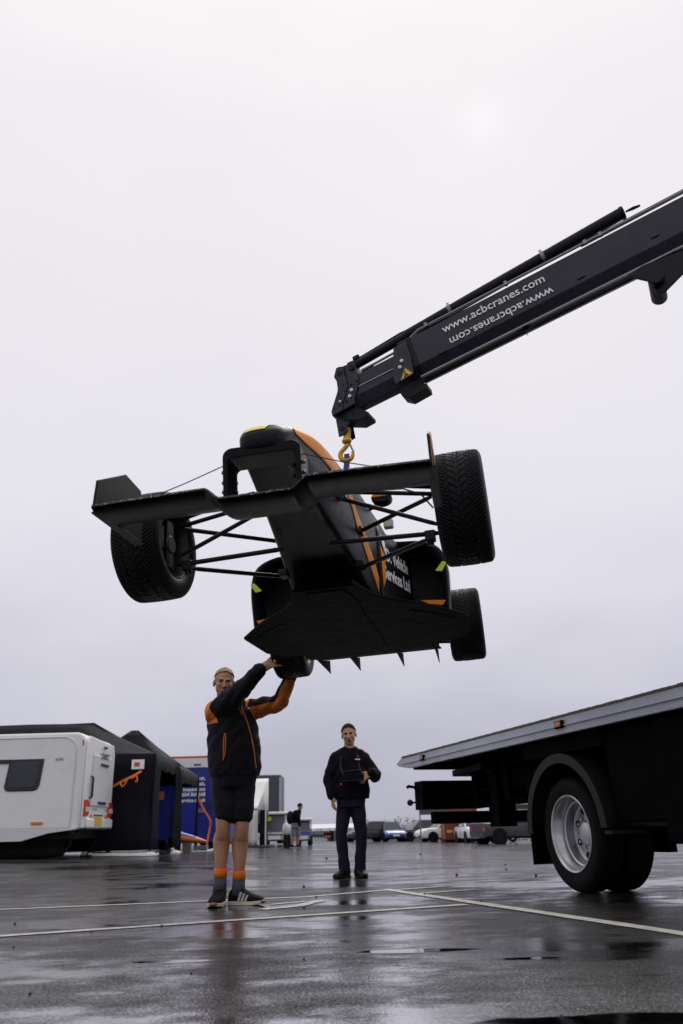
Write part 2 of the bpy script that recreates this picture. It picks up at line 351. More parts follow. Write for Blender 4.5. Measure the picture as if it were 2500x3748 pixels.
for sd in (1, -1):
    patch([(-.66, .195), (-.545, .215), (-.40, .245), (-.28, .258), (-.15, .262), (-.034, .265), (.10, .245), (.22, .200), (.302, .132), (.429, .080), (.589, .012), (.781, -.061), (.908, -.115), (.99, -.160)],
          [.014, .034, .046, .048, .048, .050, .046, .044, .046, .050, .050, .048, .044, .024], M_ORANGE, 'orange_stripe', body, side=sd, n=60)
    patch([(.97, -.168), (1.06, -.176), (1.18, -.180)], [.014, .012, .010], M_ORANGE, 'orange_stripe', body, side=sd)
    patch([(.52, .12), (.60, .02), (.66, -.06)], [.008, .03, .004], M_ORANGE, 'orange_flash', body, side=sd)
def top_patch(y0, y1, x0, x1, m, name, off=.003):
    G = []
    for Y in np.linspace(y0, y1, 16):
        s = np.array(section(Y)); up = s[s[:, 2] > cs_at(Y)[4]]; o = np.argsort(up[:, 0]); hwm = up[o][-1, 0]; row = []
        for x in np.linspace(x0, x1, 12):
            xx = x * hwm * .93; row.append(V3(xx, Y - off * .4, np.interp(xx, up[o][:, 0], up[o][:, 2]) + off))
        G.append(row)
    return MB().sheet(G).build(name, m, body, smooth=180, solid=.002)
top_patch(-.80, -.755, -.85, .25, M_NYEL, 'yellow_nose_patch'); top_patch(-.752, -.40, -.75, .34, M_WHITE, 'white_number_panel')
letters('demo', .045, M_WHITE, m4((.152, -.16, .262), (.05, .985, -.16), (-.42, 0, .9)), body, extrude=.001)
# --- front wing
def wing_section(x):
    ax = abs(x); k = float(sstep(.135, .205, ax)); zl = -.172 + .050 * k - .010 * max(0, ax - .3); yl = -.912 + .02 * max(0, ax - .25) - .01 * (1 - k); te = -.575; c = te - yl; pts = []
    for t in np.linspace(0, 2 * math.pi, 26, endpoint=False):
        u = .5 - .5 * math.cos(t); th = (.025 if math.sin(t) > 0 else .025) * (1.9 * math.sqrt(max(u, 0)) * (1 - u) ** .8 + .10)
        camber = .042 * u ** 1.6 - .012 * math.sin(math.pi * u)
        pts.append(V3(x, yl + c * u, zl + camber + (th if math.sin(t) > 0 else -th)))
    return pts
wx = np.concatenate([np.linspace(-.661, -.22, 24), np.linspace(-.21, -.12, 14), np.linspace(-.11, .11, 14), np.linspace(.12, .21, 14), np.linspace(.22, .661, 24)])
wing = MB().rings([wing_section(x) for x in wx]).build('front_wing', M_WING, car, smooth=60)
EP = [(-.882, -.128), (-.855, .005), (-.60, .136), (-.44, .120), (-.405, .06), (-.43, -.138)]
for sd in (-1, 1):
    pl = MB().prism([(sd * .660, y, z) for y, z in EP], (sd * .010, 0, 0)); ep = pl.build('endplate', M_WING, car, bevel=.002)
    MB().prism([(sd * .6712, y, z) for y, z in [(-.84, -.03), (-.845, .0), (-.60, .129), (-.45, .112), (-.42, .02)]], (sd * .002, 0, 0)).build('orange_panel', M_ORANGE, ep)
    MB().prism([(sd * .645, -.875, -.138), (sd * .645, -.44, -.142), (sd * .682, -.44, -.142), (sd * .682, -.86, -.138)], (0, 0, .008)).build('foot_plate', M_WING, ep, bevel=.002)
# hoop that carries the wing under the nose
arch = MB(); hp = []
for t in np.linspace(0, math.pi / 2, 6): hp.append((-.125 - .032 * math.cos(t) * 1.0, .048 + .034 * math.sin(t)))
prof_o = [(-.160, -.135)] + [(-.122 - .038 * math.cos(t), .052 + .038 * math.sin(t)) for t in np.linspace(0, math.pi / 2, 7)]
prof_o = prof_o + [(-x, z) for x, z in prof_o[::-1]]
prof_i = [(-.140, -.135)] + [(-.118 - .022 * math.cos(t), .026 + .022 * math.sin(t)) for t in np.linspace(0, math.pi / 2, 7)]
prof_i = prof_i + [(-x, z) for x, z in prof_i[::-1]]
R = []
for (a, b), (c, d) in zip(prof_o, prof_i): R.append([V3(a, -.80, b), V3(c, -.80, d), V3(c, -.66, d), V3(a, -.66, b)])
arch.rings(R); hoop = arch.build('wing_hoop', M_WING, car, smooth=30, bevel=.003)
for sd in (-1, 1):
    for z in (-.085, -.045, .0):
        for dx in (.016, -.030): MB().ball((sd * (.150 + dx), -.77 + .02 * (dx < 0), z), .009, 8, 6).build('bolt', M_STEEL if dx > 0 else M_ARM, hoop)
    MB().tube([(sd * .155, -.74, .05), (sd * .32, -.785, -.030), (sd * .52, -.83, -.112)], .0022, 6).build('stay_wire', M_ARM, car)
# --- wheels with a cut tread
def make_tyre(R, wd, name):
    nu, nv = 460, 60; hw = wd / 2; prof = []
    for v in np.linspace(-1, 1, nv): prof.append(v)
    G = np.zeros((nu, nv, 3)); us = np.linspace(0, 2 * math.pi, nu, endpoint=False)
    for j, v in enumerate(prof):
        a = abs(v); x = v * hw; r0 = R * (1 - .020 * a ** 2 - .075 * max(0, (a - .80) / .20) ** 2.2)
        for i, u in enumerate(us):
            s = u * R; pitch = 2 * math.pi * R / 46; side = 1 if v > 0 else -1; g = 0
            if a < .93:
                ph = ((s + (.085 * a ** .9) + (pitch / 2 if (side > 0) else 0) * .0) / pitch) % 1.0
                if a > .05 and ph < .22: g = 1
                ph2 = ((s + .085 * a ** .9 + pitch * .5) / pitch) % 1.0
                if .48 < a < .93 and ph2 < .18: g = 1
                zz = .40 + .035 * (abs(((s / pitch) % 1) - .5) * 2 - .5)
                if abs(a - zz) < .030: g = 1
                if abs(a - .06) < .03 and ((s / pitch) % 1.0) < .6: g = max(g, .7)
            r = r0 - .0045 * g
            G[i, j] = (x, r * math.cos(u), r * math.sin(u))
    mb = MB(); vs = G.reshape(-1, 3); fs = [(i * nv + j, i * nv + j + 1, ((i + 1) % nu) * nv + j + 1, ((i + 1) % nu) * nv + j) for i in range(nu) for j in range(nv - 1)]
    mb.add(vs, fs)
    for sd in (-1, 1):   # sidewalls down to the bead
        P = [(sd * hw, R * .905)] + [(sd * hw * k, R * r) for k, r in ((1.03, .84), (1.035, .77), (1.01, .70), (.95, .645), (.90, .625), (.80, .62))]
        mb.lathe(P, (0, 0, 0), (1, 0, 0), 64)
    return mb.build(name, M_TYRE, None, smooth=32, fix=True)
def make_rim(R, wd, tyre):
    hw = wd / 2; rr = R * .622; b = MB()
    b.lathe([(-hw * .93, rr + .008), (-hw * .96, rr), (-hw * .88, rr - .006), (-hw * .5, rr - .022), (hw * .5, rr - .022), (hw * .88, rr - .006), (hw * .96, rr), (hw * .93, rr + .008)], n=48)
    rim = b.build('rim', M_RIM, None, smooth=50)
    s = MB()
    for k in range(10):
        t = 2 * math.pi * k / 10; e = V3(0, math.cos(t), math.sin(t)); f = V3(0, -math.sin(t), math.cos(t))
        s.hexa([V3(.02, 0, 0) + e * .05 + f * .014, V3(.02, 0, 0) + e * .05 - f * .014, V3(.045, 0, 0) + e * .05 - f * .014, V3(.045, 0, 0) + e * .05 + f * .014,
                V3(.05, 0, 0) + e * (rr - .02) + f * .010, V3(.05, 0, 0) + e * (rr - .02) - f * .010, V3(.07, 0, 0) + e * (rr - .02) - f * .010, V3(.07, 0, 0) + e * (rr - .02) + f * .010])
    s.lathe([(.01, .0), (.01, .055), (.05, .055), (.055, .03), (.055, 0)], n=24)
    return rim, s.build('spokes', M_RIM, None, bevel=.002)
def wheel_set(R, wd):
    t = make_tyre(R, wd, 'tyre'); rim, sp = make_rim(R, wd, t); return t, rim, sp
FRONT, REAR = wheel_set(.273, .230), wheel_set(.280, .258)
for (x, y, st, first) in ((-.77, 0, -3, FRONT), (.77, 0, -3, FRONT), (-.70, 2.665, 0, REAR), (.70, 2.665, 0, REAR)):
    w = empty('wheel', (x, y, 0), rad(st), parent=car)
    if x < 0: w.scale = (-1, 1, 1); w.rotation_euler = (0, 0, rad(st))
    for i, p in enumerate(first):
        if p.parent is None: p.parent = w; q = p
        else: q = share(p, w, p.name.split('.')[0])
    hw = .115 if y == 0 else .13
    b = MB().lathe([(-.030, .0), (-.030, .125), (-.018, .125), (-.018, 0)], n=32); bd = b.build('brake_disc', M_STEEL, w)
    u = MB().box((-.06, 0, 0), (.05, .07, .25)); u.cyl((-.09, 0, 0), (0, 0, 0), .05, n=20); u.box((-.045, -.095, .02), (.07, .05, .12)); u.build('upright', M_RIM, w, bevel=.008)
# --- suspension
ARMS = [((.655, 0, .125), (.17, -.30, .095), .0105), ((.650, .0, .090), (.17, -.06, .146), .011), ((.625, .0, .078), (.215, .38, .080), .0115), ((.645, 0, -.066), (.17, .0, .138), .011), ((.655, 0, -.108), (.115, 0, -.092), .012), ((.585, .02, -.128), (.205, .42, -.108), .0115)]
for sd in (-1, 1):
    for a, b, r in ARMS:
        a = V3(*a); b = V3(*b); a[0] *= sd; b[0] *= sd; MB().tube([a, a + (b - a) * .06, a + (b - a) * .94, b], [r * .7, r, r, r * .7], 10).build('suspension_arm', M_ARM, car, smooth=60)
    MB().box((sd * .60, .0, -.12), (.05, .05, .05)).cyl((sd * .60, 0, -.165), (sd * .60, 0, -.10), .016, n=10).build('ball_joint', M_ARM, car, bevel=.004)
    br = MB(); br.box((sd * .205, .40, -.100), (.05, .09, .035)); br.build('bracket', M_ARM, car, bevel=.006)
    MB().box((sd * .215, .38, .080), (.04, .08, .04)).build('bracket', M_ARM, car, bevel=.006)
    MB().box((sd * .19, -.05, .140), (.06, .09, .05)).build('bracket', M_STEEL, car, bevel=.008)
    for a, b, r in [((.60, 2.62, .12), (.14, 2.45, .12), .011), ((.60, 2.70, .12), (.12, 2.85, .11), .011), ((.60, 2.62, -.12), (.16, 2.30, -.08), .012), ((.60, 2.70, -.12), (.12, 2.80, -.06), .012), ((.60, 2.665, 0), (.1, 2.70, .02), .016)]:
        MB().tube([(sd * a[0], *a[1:]), (sd * b[0], *b[1:])], r, 8).build('rear_suspension_arm', M_ARM, car, smooth=60)
MB().tube([(.22, -.12, .16), (.36, -.10, .11), (.50, -.06, .115), (.58, -.02, .09), (.63, .0, .02)], .004, 6).build('brake_hose', M_ARM, car)
# --- floor, diffuser and strakes
FL = [(.0, .34), (.165, .37), (.235, .62), (.30, .74), (.485, .97), (.62, 1.19), (.725, 1.37), (.728, 1.42), (.722, 1.93), (.62, 2.12), (.50, 2.16), (.49, 2.36), (0, 2.36)]
poly = FL[1:-1]; poly = [(x, y) for x, y in poly] + [(-x, y) for x, y in poly[::-1]]
fl = MB().prism([(x, y, -.212) for x, y in poly], (0, 0, .014)).build('floor', M_FLOOR, car, bevel=.003)
MB().prism([(x, y, -.2135 - .005) for x, y in [(-.10, .42), (.10, .42), (.13, .60), (.13, 2.2), (-.13, 2.2), (-.13, .60)]], (0, 0, .0045)).build('plank', M_FLOOR, fl, bevel=.002)
for sd in (-1, 1):
    MB().prism([(sd * x, y, -.2165) for x, y in [(.40, 1.05), (.56, 1.26), (.66, 1.44), (.64, 1.47), (.54, 1.31), (.385, 1.10)]], (0, 0, .004)).build('skid_rib', M_FLOOR, fl)
df = MB().hexa([V3(-.49, 2.34, -.212), V3(.49, 2.34, -.212), V3(.485, 2.90, -.128), V3(-.46, 2.90, -.128), V3(-.49, 2.34, -.202), V3(.49, 2.34, -.202), V3(.485, 2.90, -.118), V3(-.46, 2.90, -.118)]).build('diffuser', M_FLOOR, car, bevel=.002)
for x in (-.445, -.195, .165, .452): MB().prism([(x, 2.36, -.214), (x, 2.905, -.132), (x, 2.905, -.238), (x, 2.80, -.232)], (.006, 0, 0)).build('strake', M_FLOOR, df)
bu = MB().prism([(x, .34 + .6 * abs(x) ** 1.4, 0) for x in np.linspace(-.17, .17, 9)] + [(.17, .9, 0), (-.17, .9, 0)], (0, 0, .03)); 
MB().rings([[V3(-.16, .36, -.205), V3(.16, .36, -.205), V3(.15, .40, -.165), V3(-.15, .40, -.165)], [V3(-.24, .72, -.205), V3(.24, .72, -.205), V3(.21, .74, -.15), V3(-.21, .74, -.15)]]).build('keel_fairing', M_FLOOR, fl, bevel=.004)
# --- sidepods: curled shell, radiator inside, panel with lettering leading into it
def pod_ring(Y, sd, ins=0.0):
    k = np.clip((Y - 1.26) / 1.1, 0, 1); xo = .642 - .17 * k ** 2 - ins; xi = .20; zt = .300 - .10 * k ** 1.6 - ins; zb = -.198 + ins * .8
    P = [(xi, zt + .03 * (1 - k) + ins * .0), (.34, zt), (.47, zt - .012), (xo - .075, zt - .045), (xo - .022, zt - .10), (xo, zt - .19), (xo + .002, zb + .20), (xo - .006, zb + .08), (xo - .012, zb)]
    c = catmull(P, 30); return [V3(sd * x, Y, z) for x, z in c]
for sd in (-1, 1):
    mbp = MB(); seq = [pod_ring(1.42, sd, .052), pod_ring(1.33, sd, .050), pod_ring(1.285, sd, .040), pod_ring(1.262, sd, .025), pod_ring(1.262, sd, .012), pod_ring(1.28, sd, .003)] + [pod_ring(y, sd) for y in np.linspace(1.31, 2.36, 14)]
    pod = mbp.rings(seq, cap=False, closed=False).build('sidepod', M_CARB, car, smooth=60)
    pn = MB(); G = []
    for z in np.linspace(-.197, .275, 8):
        row = []
        for t in np.linspace(0, 1, 12): row.append(V3(sd * (.255 + (.395 - .255) * t ** 1.15), .86 + .60 * t, z if z < .2 else z))
        G.append(row)
    panel = pn.sheet(G).build('inlet_panel', M_CARB, pod, smooth=180, solid=.004)
    MB().box((sd * .475, 1.56, .03), (.20, .03, .46)).build('radiator', M_MESH, pod)
    fr = MB(); fr.box((sd * .392, 1.50, .03), (.016, .05, .42)); fr.box((sd * .47, 1.50, .238), (.17, .05, .014)); fr.build('radiator_frame', M_ARM, pod)
    # two-line sponsor lettering, upright on the panel
    d = unit(V3(.140 * 1.1, .60, 0)); rd = d if sd > 0 else -d; rd = rd * V3(sd, 1, 1) if sd < 0 else rd
    if sd > 0: xdir = d
    else: xdir = -unit(V3(-.154, .60, 0))
    nrm = np.cross(xdir, V3(0, 0, 1)); mid = V3(sd * (.255 + .14 * .52 ** 1.15), .86 + .60 * .52, 0)
    for txt, z in (('J.D. Vehicle', .128), ('Services Ltd', .010)): letters(txt, .116, M_WHITE, m4(mid + nrm * .008 + V3(0, 0, z), xdir, (0, 0, 1)), panel, bold=.0028, sx=.80)
    MB().prism([(sd * (.305 + .0), 1.02 - .03, z_) for z_ in ()] or [V3(sd * x, y, z) - V3(0, .008, 0) for x, y, z in [(.268, .905, .16), (.284, .975, .10), (.280, .955, -.04), (.268, .90, -.10)]], (0, -.002, 0)).build('orange_flash', M_ORANGE, panel)
    MB().prism([V3(sd * x, y, z) - V3(0, .010, 0) for x, y, z in [(.272, .92, .24), (.288, .99, .20), (.292, 1.00, .10), (.278, .945, .17)]], (0, -.002, 0)).build('white_flash', M_WHITE, panel)
    # race number on the pod shoulder, orange corner below
    xo = .6445
    def pq(pts, m, name): MB().prism([V3(sd * xo, y, z) for y, z in pts], (sd * .0015, 0, 0)).build(name, m, pod)
    pq([(1.29, .045), (1.37, .175), (1.44, .175), (1.345, .045)], M_YEL, 'number_stroke'); pq([(1.345, .045), (1.352, .08), (1.52, .085), (1.51, .045)], M_YEL, 'number_stroke'); pq([(1.425, .11), (1.455, .11), (1.455, -.02), (1.425, -.02)], M_YEL, 'number_stroke')
    MB().prism([(sd * x, 1.258, z) for x, z in [(.45, -.112), (.606, -.128), (.585, -.158), (.50, -.140)]], (0, -.002, 0)).build('orange_corner', M_ORANGE, pod)
    MB().prism([(sd * x, 1.259, z) for x, z in [(.562, .066), (.612, .122), (.640, .114), (.604, .058)]], (0, -.002, 0)).build('number_stroke', M_YEL, pod)
    # mirror on a stalk
    mr = MB(); c = V3(sd * .315, .80, .405)
    mr.rings([[c + V3(math.cos(t) * .058 * k, y, math.sin(t) * .034 * k) for t in np.linspace(0, 2 * math.pi, 20, endpoint=False)] for y, k in ((-.06, .90), (-.045, .98), (-.02, 1), (.03, .98))])
    mi_ = mr.build('mirror', M_CARB, car, smooth=60)
    MB().rings([[c + V3(math.cos(t) * .0595, y, math.sin(t) * .0355) for t in np.linspace(0.0, math.pi, 14)] for y in (-.050, .025)], cap=False, closed=False).build('orange_band', M_ORANGE, mi_, smooth=180, solid=.003)
    MB().prism([c + V3(math.cos(t) * .052, -.0615, math.sin(t) * .030 + .002) for t in np.linspace(0, math.pi, 14)], (0, -.002, 0)).build('orange_face', M_ORANGE, mi_)
    MB().tube([(sd * .19, .84, .36), (sd * .26, .82, .37), (sd * .31, .81, .375)], .009, 8).build('mirror_stalk', M_ARM, mi_)
MB().rings([[V3(.27 + x, 1.62 + .02 * k, .555 + z) for x, z in [(-.04, -.035), (.025, -.035), (.03, .02), (.0, .04), (-.04, .03)]] for k in (0, 3)]).build('timing_beacon', mat('beige_plastic', (.62, .58, .50), .4), car, bevel=.008)
MB().rings([[V3(x * s, y, z) for x, z in [(-.13, .50), (.13, .50), (.11, .60), (0, .63), (-.11, .60)]] for y, s in ((1.18, 1), (1.55, .7))]).build('headrest', M_CARB, car, smooth=60, bevel=.02)
# --- water droplets beaded on wing, hoop and nose
M_DROP = mat('glint_pale_drop', (.55, .57, .60), .06, spec=.8, var=.05)  # pale base colour paints the sky's glint onto the clear drops
dm = MB(); OCT = [(1, 0, 0), (-1, 0, 0), (0, 1, 0), (0, -1, 0), (0, 0, 1)]; OF = [(0, 2, 4), (2, 1, 4), (1, 3, 4), (3, 0, 4)]
for k in range(1000):
    x = random.uniform(-.65, .65); s = wing_section(x); j = .2 + random.random() ** 1.4 * 6; i = int(j); f = j - i; p = s[i] * (1 - f) + s[i + 1] * f
    n_ = unit(np.cross(s[i + 1] - s[i], V3(1, 0, 0))); n_ = n_ if n_[2] > 0 else -n_
    r = .0009 + .0022 * random.random() ** 3; a, b_, c_ = frame(n_); dm.add([p + r * (q[0] * a + q[1] * b_ + .7 * q[2] * c_) for q in OCT], OF)
for k in range(500):
    Y = random.uniform(-.86, .2); s = section(Y); i = random.randrange(4, NS // 2 - 1); p = (s[i] + s[i + 1]) / 2; n_ = unit(V3(p[0], 0, p[2] - cs_at(Y)[4] * .9)); r = .0009 + .0012 * random.random() ** 3
    a, b_, c_ = frame(n_); dm.add([p + r * (q[0] * a + q[1] * b_ + .7 * q[2] * c_) for q in OCT], OF)
dr = dm.build('water_droplets', M_DROP, car, smooth=180, fix=False); dr['kind'] = 'stuff'
# ---------------------------------------------------------------- loader crane boom, hook and sling
HOOK = np.array(CAR_M @ Vector((.055, 1.30, .93)))
BA = V3(.06, 4.885, 3.283); BB = at(2500, 850, 3.91); BD = unit(BB - BA); BA = BA + BD * .055; BS = unit(np.cross(BD, V3(0, 0, 1)))   # BS points to the camera side
BU = np.cross(BS, BD)
if BS @ (CAM - BA) < 0: BS = -BS
if BU[2] < 0: BU = -BU
def bpnt(s, lat, up): return BA + BD * s + BS * lat + BU * up
crane = empty('loader_crane', tuple(bpnt(5.2, 0, 0)))
CR_INV = Matrix.Translation(-Vector(bpnt(5.2, 0, 0)))
grp(crane, 'black telescopic loader crane boom with white web address reaching in from the right', 'crane')
M_BOOM = mat('boom_paint', (.022, .023, .036), .45, var=.25, vscale=5, bump=.08, bscale=30, spec=.3, dirt=(.050, .052, .066, .4), dscale=7)
M_BOOMD = mat('boom_black', (.008, .0072, .010), .5, var=.25, vscale=12, spec=.2)
M_PIPE = mat('steel_pipe', (.20, .20, .22), .34, metal=.85, var=.25, vscale=14)
M_HOOK = mat('yellow_hook', (.80, .48, .02), .45, var=.2, vscale=30, dirt=(.06, .04, .02, .7), dscale=22)
M_SIGN = mat('warning_yellow', (.80, .62, .03), .4)
def cb(mb, *a, **k):
    o = mb.build(*a, **k)
    if o.parent is crane: o.data.transform(CR_INV)
    return o
def bpix(x, y, lat):
    """point seen at photo (x, y) lying on the boom's side plane lat metres off its axis"""
    o = CAM - BA; w = ray(x, y); t = (lat - o @ BS) / (w @ BS); return CAM + w * t
def zp(pts, x0, y0, k, lat): return [bpix(x0 + x / k, y0 + y / k, lat) for x, y in pts]
HEX = [(.088, .182), (.096, .174), (.096, -.062), (.042, -.122), (-.042, -.122), (-.096, -.062), (-.096, .174), (-.088, .182)]
HEXI = [(.072, .114), (.078, .108), (.078, -.045), (.030, -.118), (-.030, -.118), (-.078, -.045), (-.078, .108), (-.072, .114)]
def hexring(s, k=1.0, H=HEX): return [bpnt(s, a * k, b * k) for a, b in H]
cb(MB().rings([hexring(.46, .97), hexring(6.0, 1.02)]), 'boom_section', M_BOOM, crane, smooth=20, bevel=.004)
cb(MB().rings([hexring(-.02, 1, HEXI), hexring(1.2, 1, HEXI)]), 'boom_extension', M_BOOM, crane, smooth=20, bevel=.004)
cb(MB().rings([hexring(2.75, 1.10), hexring(6.2, 1.12)]), 'boom_base_section', M_BOOM, crane, smooth=20, bevel=.004)
cb(MB().rings([[bpnt(s, .0785 + a, .012 + b) for a, b in ((0, -.006), (.005, -.004), (.005, .004), (0, .006))] for s in (.06, .40)]), 'wear_rib', M_PIPE, crane)
for lat in (-.040, .040): cb(MB().rings([[bpnt(s, lat + a, -.128 + b) for a, b in ((-.009, 0), (.009, 0), (.009, .012), (-.009, .012))] for s in (.5, 3.6)]), 'wear_strip', M_PIPE, crane)
# collar plate with bolts and warning sign
cb(MB().prism(zp([(610, 480), (705, 420), (720, 470), (745, 540), (765, 660), (625, 755), (610, 690)], 1150, 1050, 2.09, .100), BS * .014), 'collar_plate', M_BOOM, crane, bevel=.003)
cb(MB().rings([hexring(.43, 1.01), hexring(.53, 1.01)]), 'collar', M_BOOMD, crane, bevel=.004)
cb(MB().prism(zp([(655, 810), (800, 730), (862, 738), (868, 775), (735, 850), (675, 838)], 1150, 1050, 2.09, .05), BS * -.10), 'wear_pad_holder', M_BOOMD, crane, bevel=.004)
for x, y in ((672, 568), (658, 617)):
    c = zp([(x, y)], 1150, 1050, 2.09, .114)[0]; cb(MB().cyl(c, c + BS * .010, .012, n=14).cyl(c + BS * .010, c + BS * .014, .006, n=8), 'bolt', M_WHITE, crane)
tri = zp([(695, 620), (757, 660), (663, 717)], 1150, 1050, 2.09, .1145)
cb(MB().prism(tri, BS * .002), 'warning_sign', M_SIGN, crane)
c3 = sum(tri) / 3; tri2 = [c3 + (p - c3) * .88 + BS * .0022 for p in tri]; tri3 = [c3 + (p - c3) * .78 + BS * .0030 for p in tri]
cb(MB().prism(tri2, BS * .0006), 'warning_border', M_DARK, crane); cb(MB().prism(tri3, BS * .0006), 'warning_field', M_SIGN, crane)
pic = MB()
for pts in ([(688, 650), (696, 640), (702, 662), (694, 668)], [(690, 672), (712, 662), (722, 672), (700, 680)], [(684, 680), (700, 676), (704, 688), (690, 692)]): pic.prism(zp(pts, 1150, 1050, 2.09, .1185), BS * .0005)
cb(pic, 'warning_symbol', M_DARK, crane)
# head plates at the tip
K, X0, Y0 = 5.2267, 1180, 1280
cb(MB().prism(zp([(490, 260), (600, 215), (650, 330), (660, 430), (700, 530), (710, 640), (625, 930), (640, 1040), (420, 1165), (405, 1050), (505, 700), (465, 520), (440, 440)], X0, Y0, K, .080), BS * .012), 'head_plate', M_BOOM, crane, bevel=.003)
cb(MB().prism(zp([(275, 370), (320, 345), (395, 335), (415, 380), (420, 450), (462, 540), (498, 700), (397, 1045), (412, 1168), (205, 1285), (185, 1195), (310, 790), (285, 620), (235, 540)], X0, Y0, K, .088), BS * .014), 'head_plate', M_BOOM, crane, bevel=.003)
cb(MB().prism(zp([(275, 370), (320, 345), (600, 225), (700, 530), (640, 1040), (205, 1285), (185, 1195), (310, 790), (285, 620), (235, 540)], X0, Y0, K, .07), BS * -.16), 'head_core', M_BOOMD, crane, bevel=.003)
cb(MB().prism(zp([(300, 640), (640, 480), (690, 900), (640, 1080), (880, 1190), (880, 1250), (700, 1350), (420, 1345), (230, 1290)], X0, Y0, K, .066), BS * -.13), 'head_block', M_BOOMD, crane, bevel=.004)
for x, y in ((330, 450), (545, 330)):
    c = zp([(x, y)], X0, Y0, K, .104)[0]; cb(MB().cyl(c, c - BS * .21, .022, n=18), 'head_pin', M_BOOMD, crane)
for x, y in ((565, 775), (530, 893)):
    c = zp([(x, y)], X0, Y0, K, .092)[0]; cb(MB().cyl(c, c + BS * .010, .012, n=14).cyl(c + BS * .010, c + BS * .014, .006, n=8), 'bolt', M_WHITE, crane)
for x, y in ((435, 800), (325, 865), (350, 925), (315, 1050), (350, 1075), (240, 1130), (460, 990), (660, 605), (545, 670), (410, 690)):
    c = zp([(x, y)], X0, Y0, K, .092)[0]; cb(MB().cyl(c, c + BS * .014, .006, n=8), 'bolt', M_BOOMD, crane)
c = zp([(338, 988)], X0, Y0, K, .102)[0]; cb(MB().cyl(c, c + BS * .004, .008, n=10), 'bolt', M_WHITE, crane)
c = zp([(660, 170)], X0, Y0, K, .03)[0]; cb(MB().box(c, (.05, .05, .03), [BD, BS, BU]), 'pipe_elbow', M_BOOMD, crane, bevel=.005)
# extension ram lying on the boom, its hose and clips
RLAT = .03; RQ = [((bpix(x, y, RLAT) - BA) @ BD, (bpix(x, y, RLAT) - BA) @ BU) for x, y in ((1335, 1318), (1800, 1050), (2272, 783))]
ru = lambda s: float(np.interp(s, [a for a, _ in RQ], [b for _, b in RQ])) if s > RQ[0][0] else RQ[0][1] + (s - RQ[0][0]) * (RQ[1][1] - RQ[0][1]) / (RQ[1][0] - RQ[0][0])
RE = RQ[2][0]
cb(MB().cyl(bpnt(.0, RLAT, ru(0)), bpnt(.60, RLAT, ru(.6)), .031, n=20).cyl(bpnt(.50, RLAT, ru(.5)), bpnt(1.0, RLAT, ru(1.0)), .040, n=22).cyl(bpnt(1.0, RLAT, ru(1)), bpnt(RE, RLAT, ru(RE)), .040, n=22).cyl(bpnt(RE, RLAT, ru(RE)), bpnt(RE + .02, RLAT, ru(RE)), .044, n=22), 'hydraulic_ram', M_BOOMD, crane, smooth=40)
cb(MB().tube([bpix(2290, 775, RLAT), bpix(2318, 762, RLAT), bpix(2343, 752, RLAT)], [.006, .011, .007], 8), 'hose_end', M_BOOMD, crane)
cb(MB().tube([bpnt(.04, .02, ru(.04) + .05), bpnt(.09, .02, ru(.09) + .048), bpnt(.46, .02, ru(.46) + .056), bpnt(.50, .02, ru(.5) + .052), bpnt(.51, .02, ru(.51) + .03)], .0065, 8), 'hydraulic_pipe', M_BOOMD, crane)
cb(MB().tube([bpnt(.14, .070, .128), bpnt(.40, .074, .134), bpnt(.60, .090, .200), bpnt(3.2, .094, .207)], .009, 8), 'hydraulic_pipe', M_PIPE, crane)
cb(MB().tube([bpnt(1.75, .08, .210), bpnt(2.5, .08, .216)], .014, 8), 'pipe_cover', M_BOOMD, crane)
for s in (.84, 1.52): cb(MB().lathe([(-.012, .042), (-.012, .048), (.012, .048), (.012, .042)], bpnt(s, RLAT, ru(s)), BD, 20).box(bpnt(s, RLAT, ru(s) + .056), (.018, .014, .022), [BD, BS, BU]), 'ram_clamp', M_PIPE, crane)
for s in (.66, 1.24, 1.78, 1.88): cb(MB().box(bpnt(s, .094, .204), (.020, .022, .030), [BD, BS, BU]), 'pipe_clip', M_PIPE, crane)
cb(MB().box(bpnt(.17, .02, .140), (.09, .06, .04), [BD, BS, BU]), 'slide_block', M_BOOMD, crane, bevel=.004)
# small lug and the big ram bracket under the boom near the frame edge
cb(MB().prism(zp([(385, 1130), (440, 1080), (490, 1075), (450, 1110), (458, 1138), (430, 1105)], 1700, 650, 1.96, .0), BS * .02), 'lug', M_BOOMD, crane)
for lat in (-.075, .06): cb(MB().prism(zp([(1165, 715), (1280, 640), (1700, 480), (1700, 560), (1568, 700), (1440, 830), (1380, 840), (1335, 755)], 1700, 650, 1.96, lat), BS * .016), 'ram_bracket', M_BOOMD, crane, bevel=.004)
c = zp([(1385, 790)], 1700, 650, 1.96, 0)[0]; cb(MB().cyl(c - BS * .12, c + BS * .12, .048, n=22), 'bracket_pin', M_BOOMD, crane, bevel=.006)
cb(MB().cyl(c + BU * .05 + BD * .05, c + BD * 1.3 - BU * .10, .030, n=16), 'lift_ram_rod', M_PIPE, crane)
cb(MB().cyl(c + BD * 1.2 - BU * .10, c + BD * 2.7 - BU * .50, .07, n=16), 'lift_ram', M_BOOMD, crane)
for x, y in ((1618, 1285), (2125, 1010), (2395, 860)):
    c = bpix(x, y, .098); cb(MB().box(c, (.05, .010, .03), [BD, BS, BU]), 'boom_tab', M_BOOM, crane, bevel=.002)
# web address, once upright and once upside down
def blet(txt, s, u, size, flip):
    x, y = (BD, BU) if not flip else (-BD, -BU)
    o = letters(txt, size, M_WHITE, m4(bpnt(s, .0985, u), x, y), crane, extrude=.0006, sx=.98, bold=.0008); o.data.transform(CR_INV); return o
blet('www.acbcranes.com', 1.11, .100, .088, False); blet('www.acbcranes.com', 1.125, -.014, .088, True)
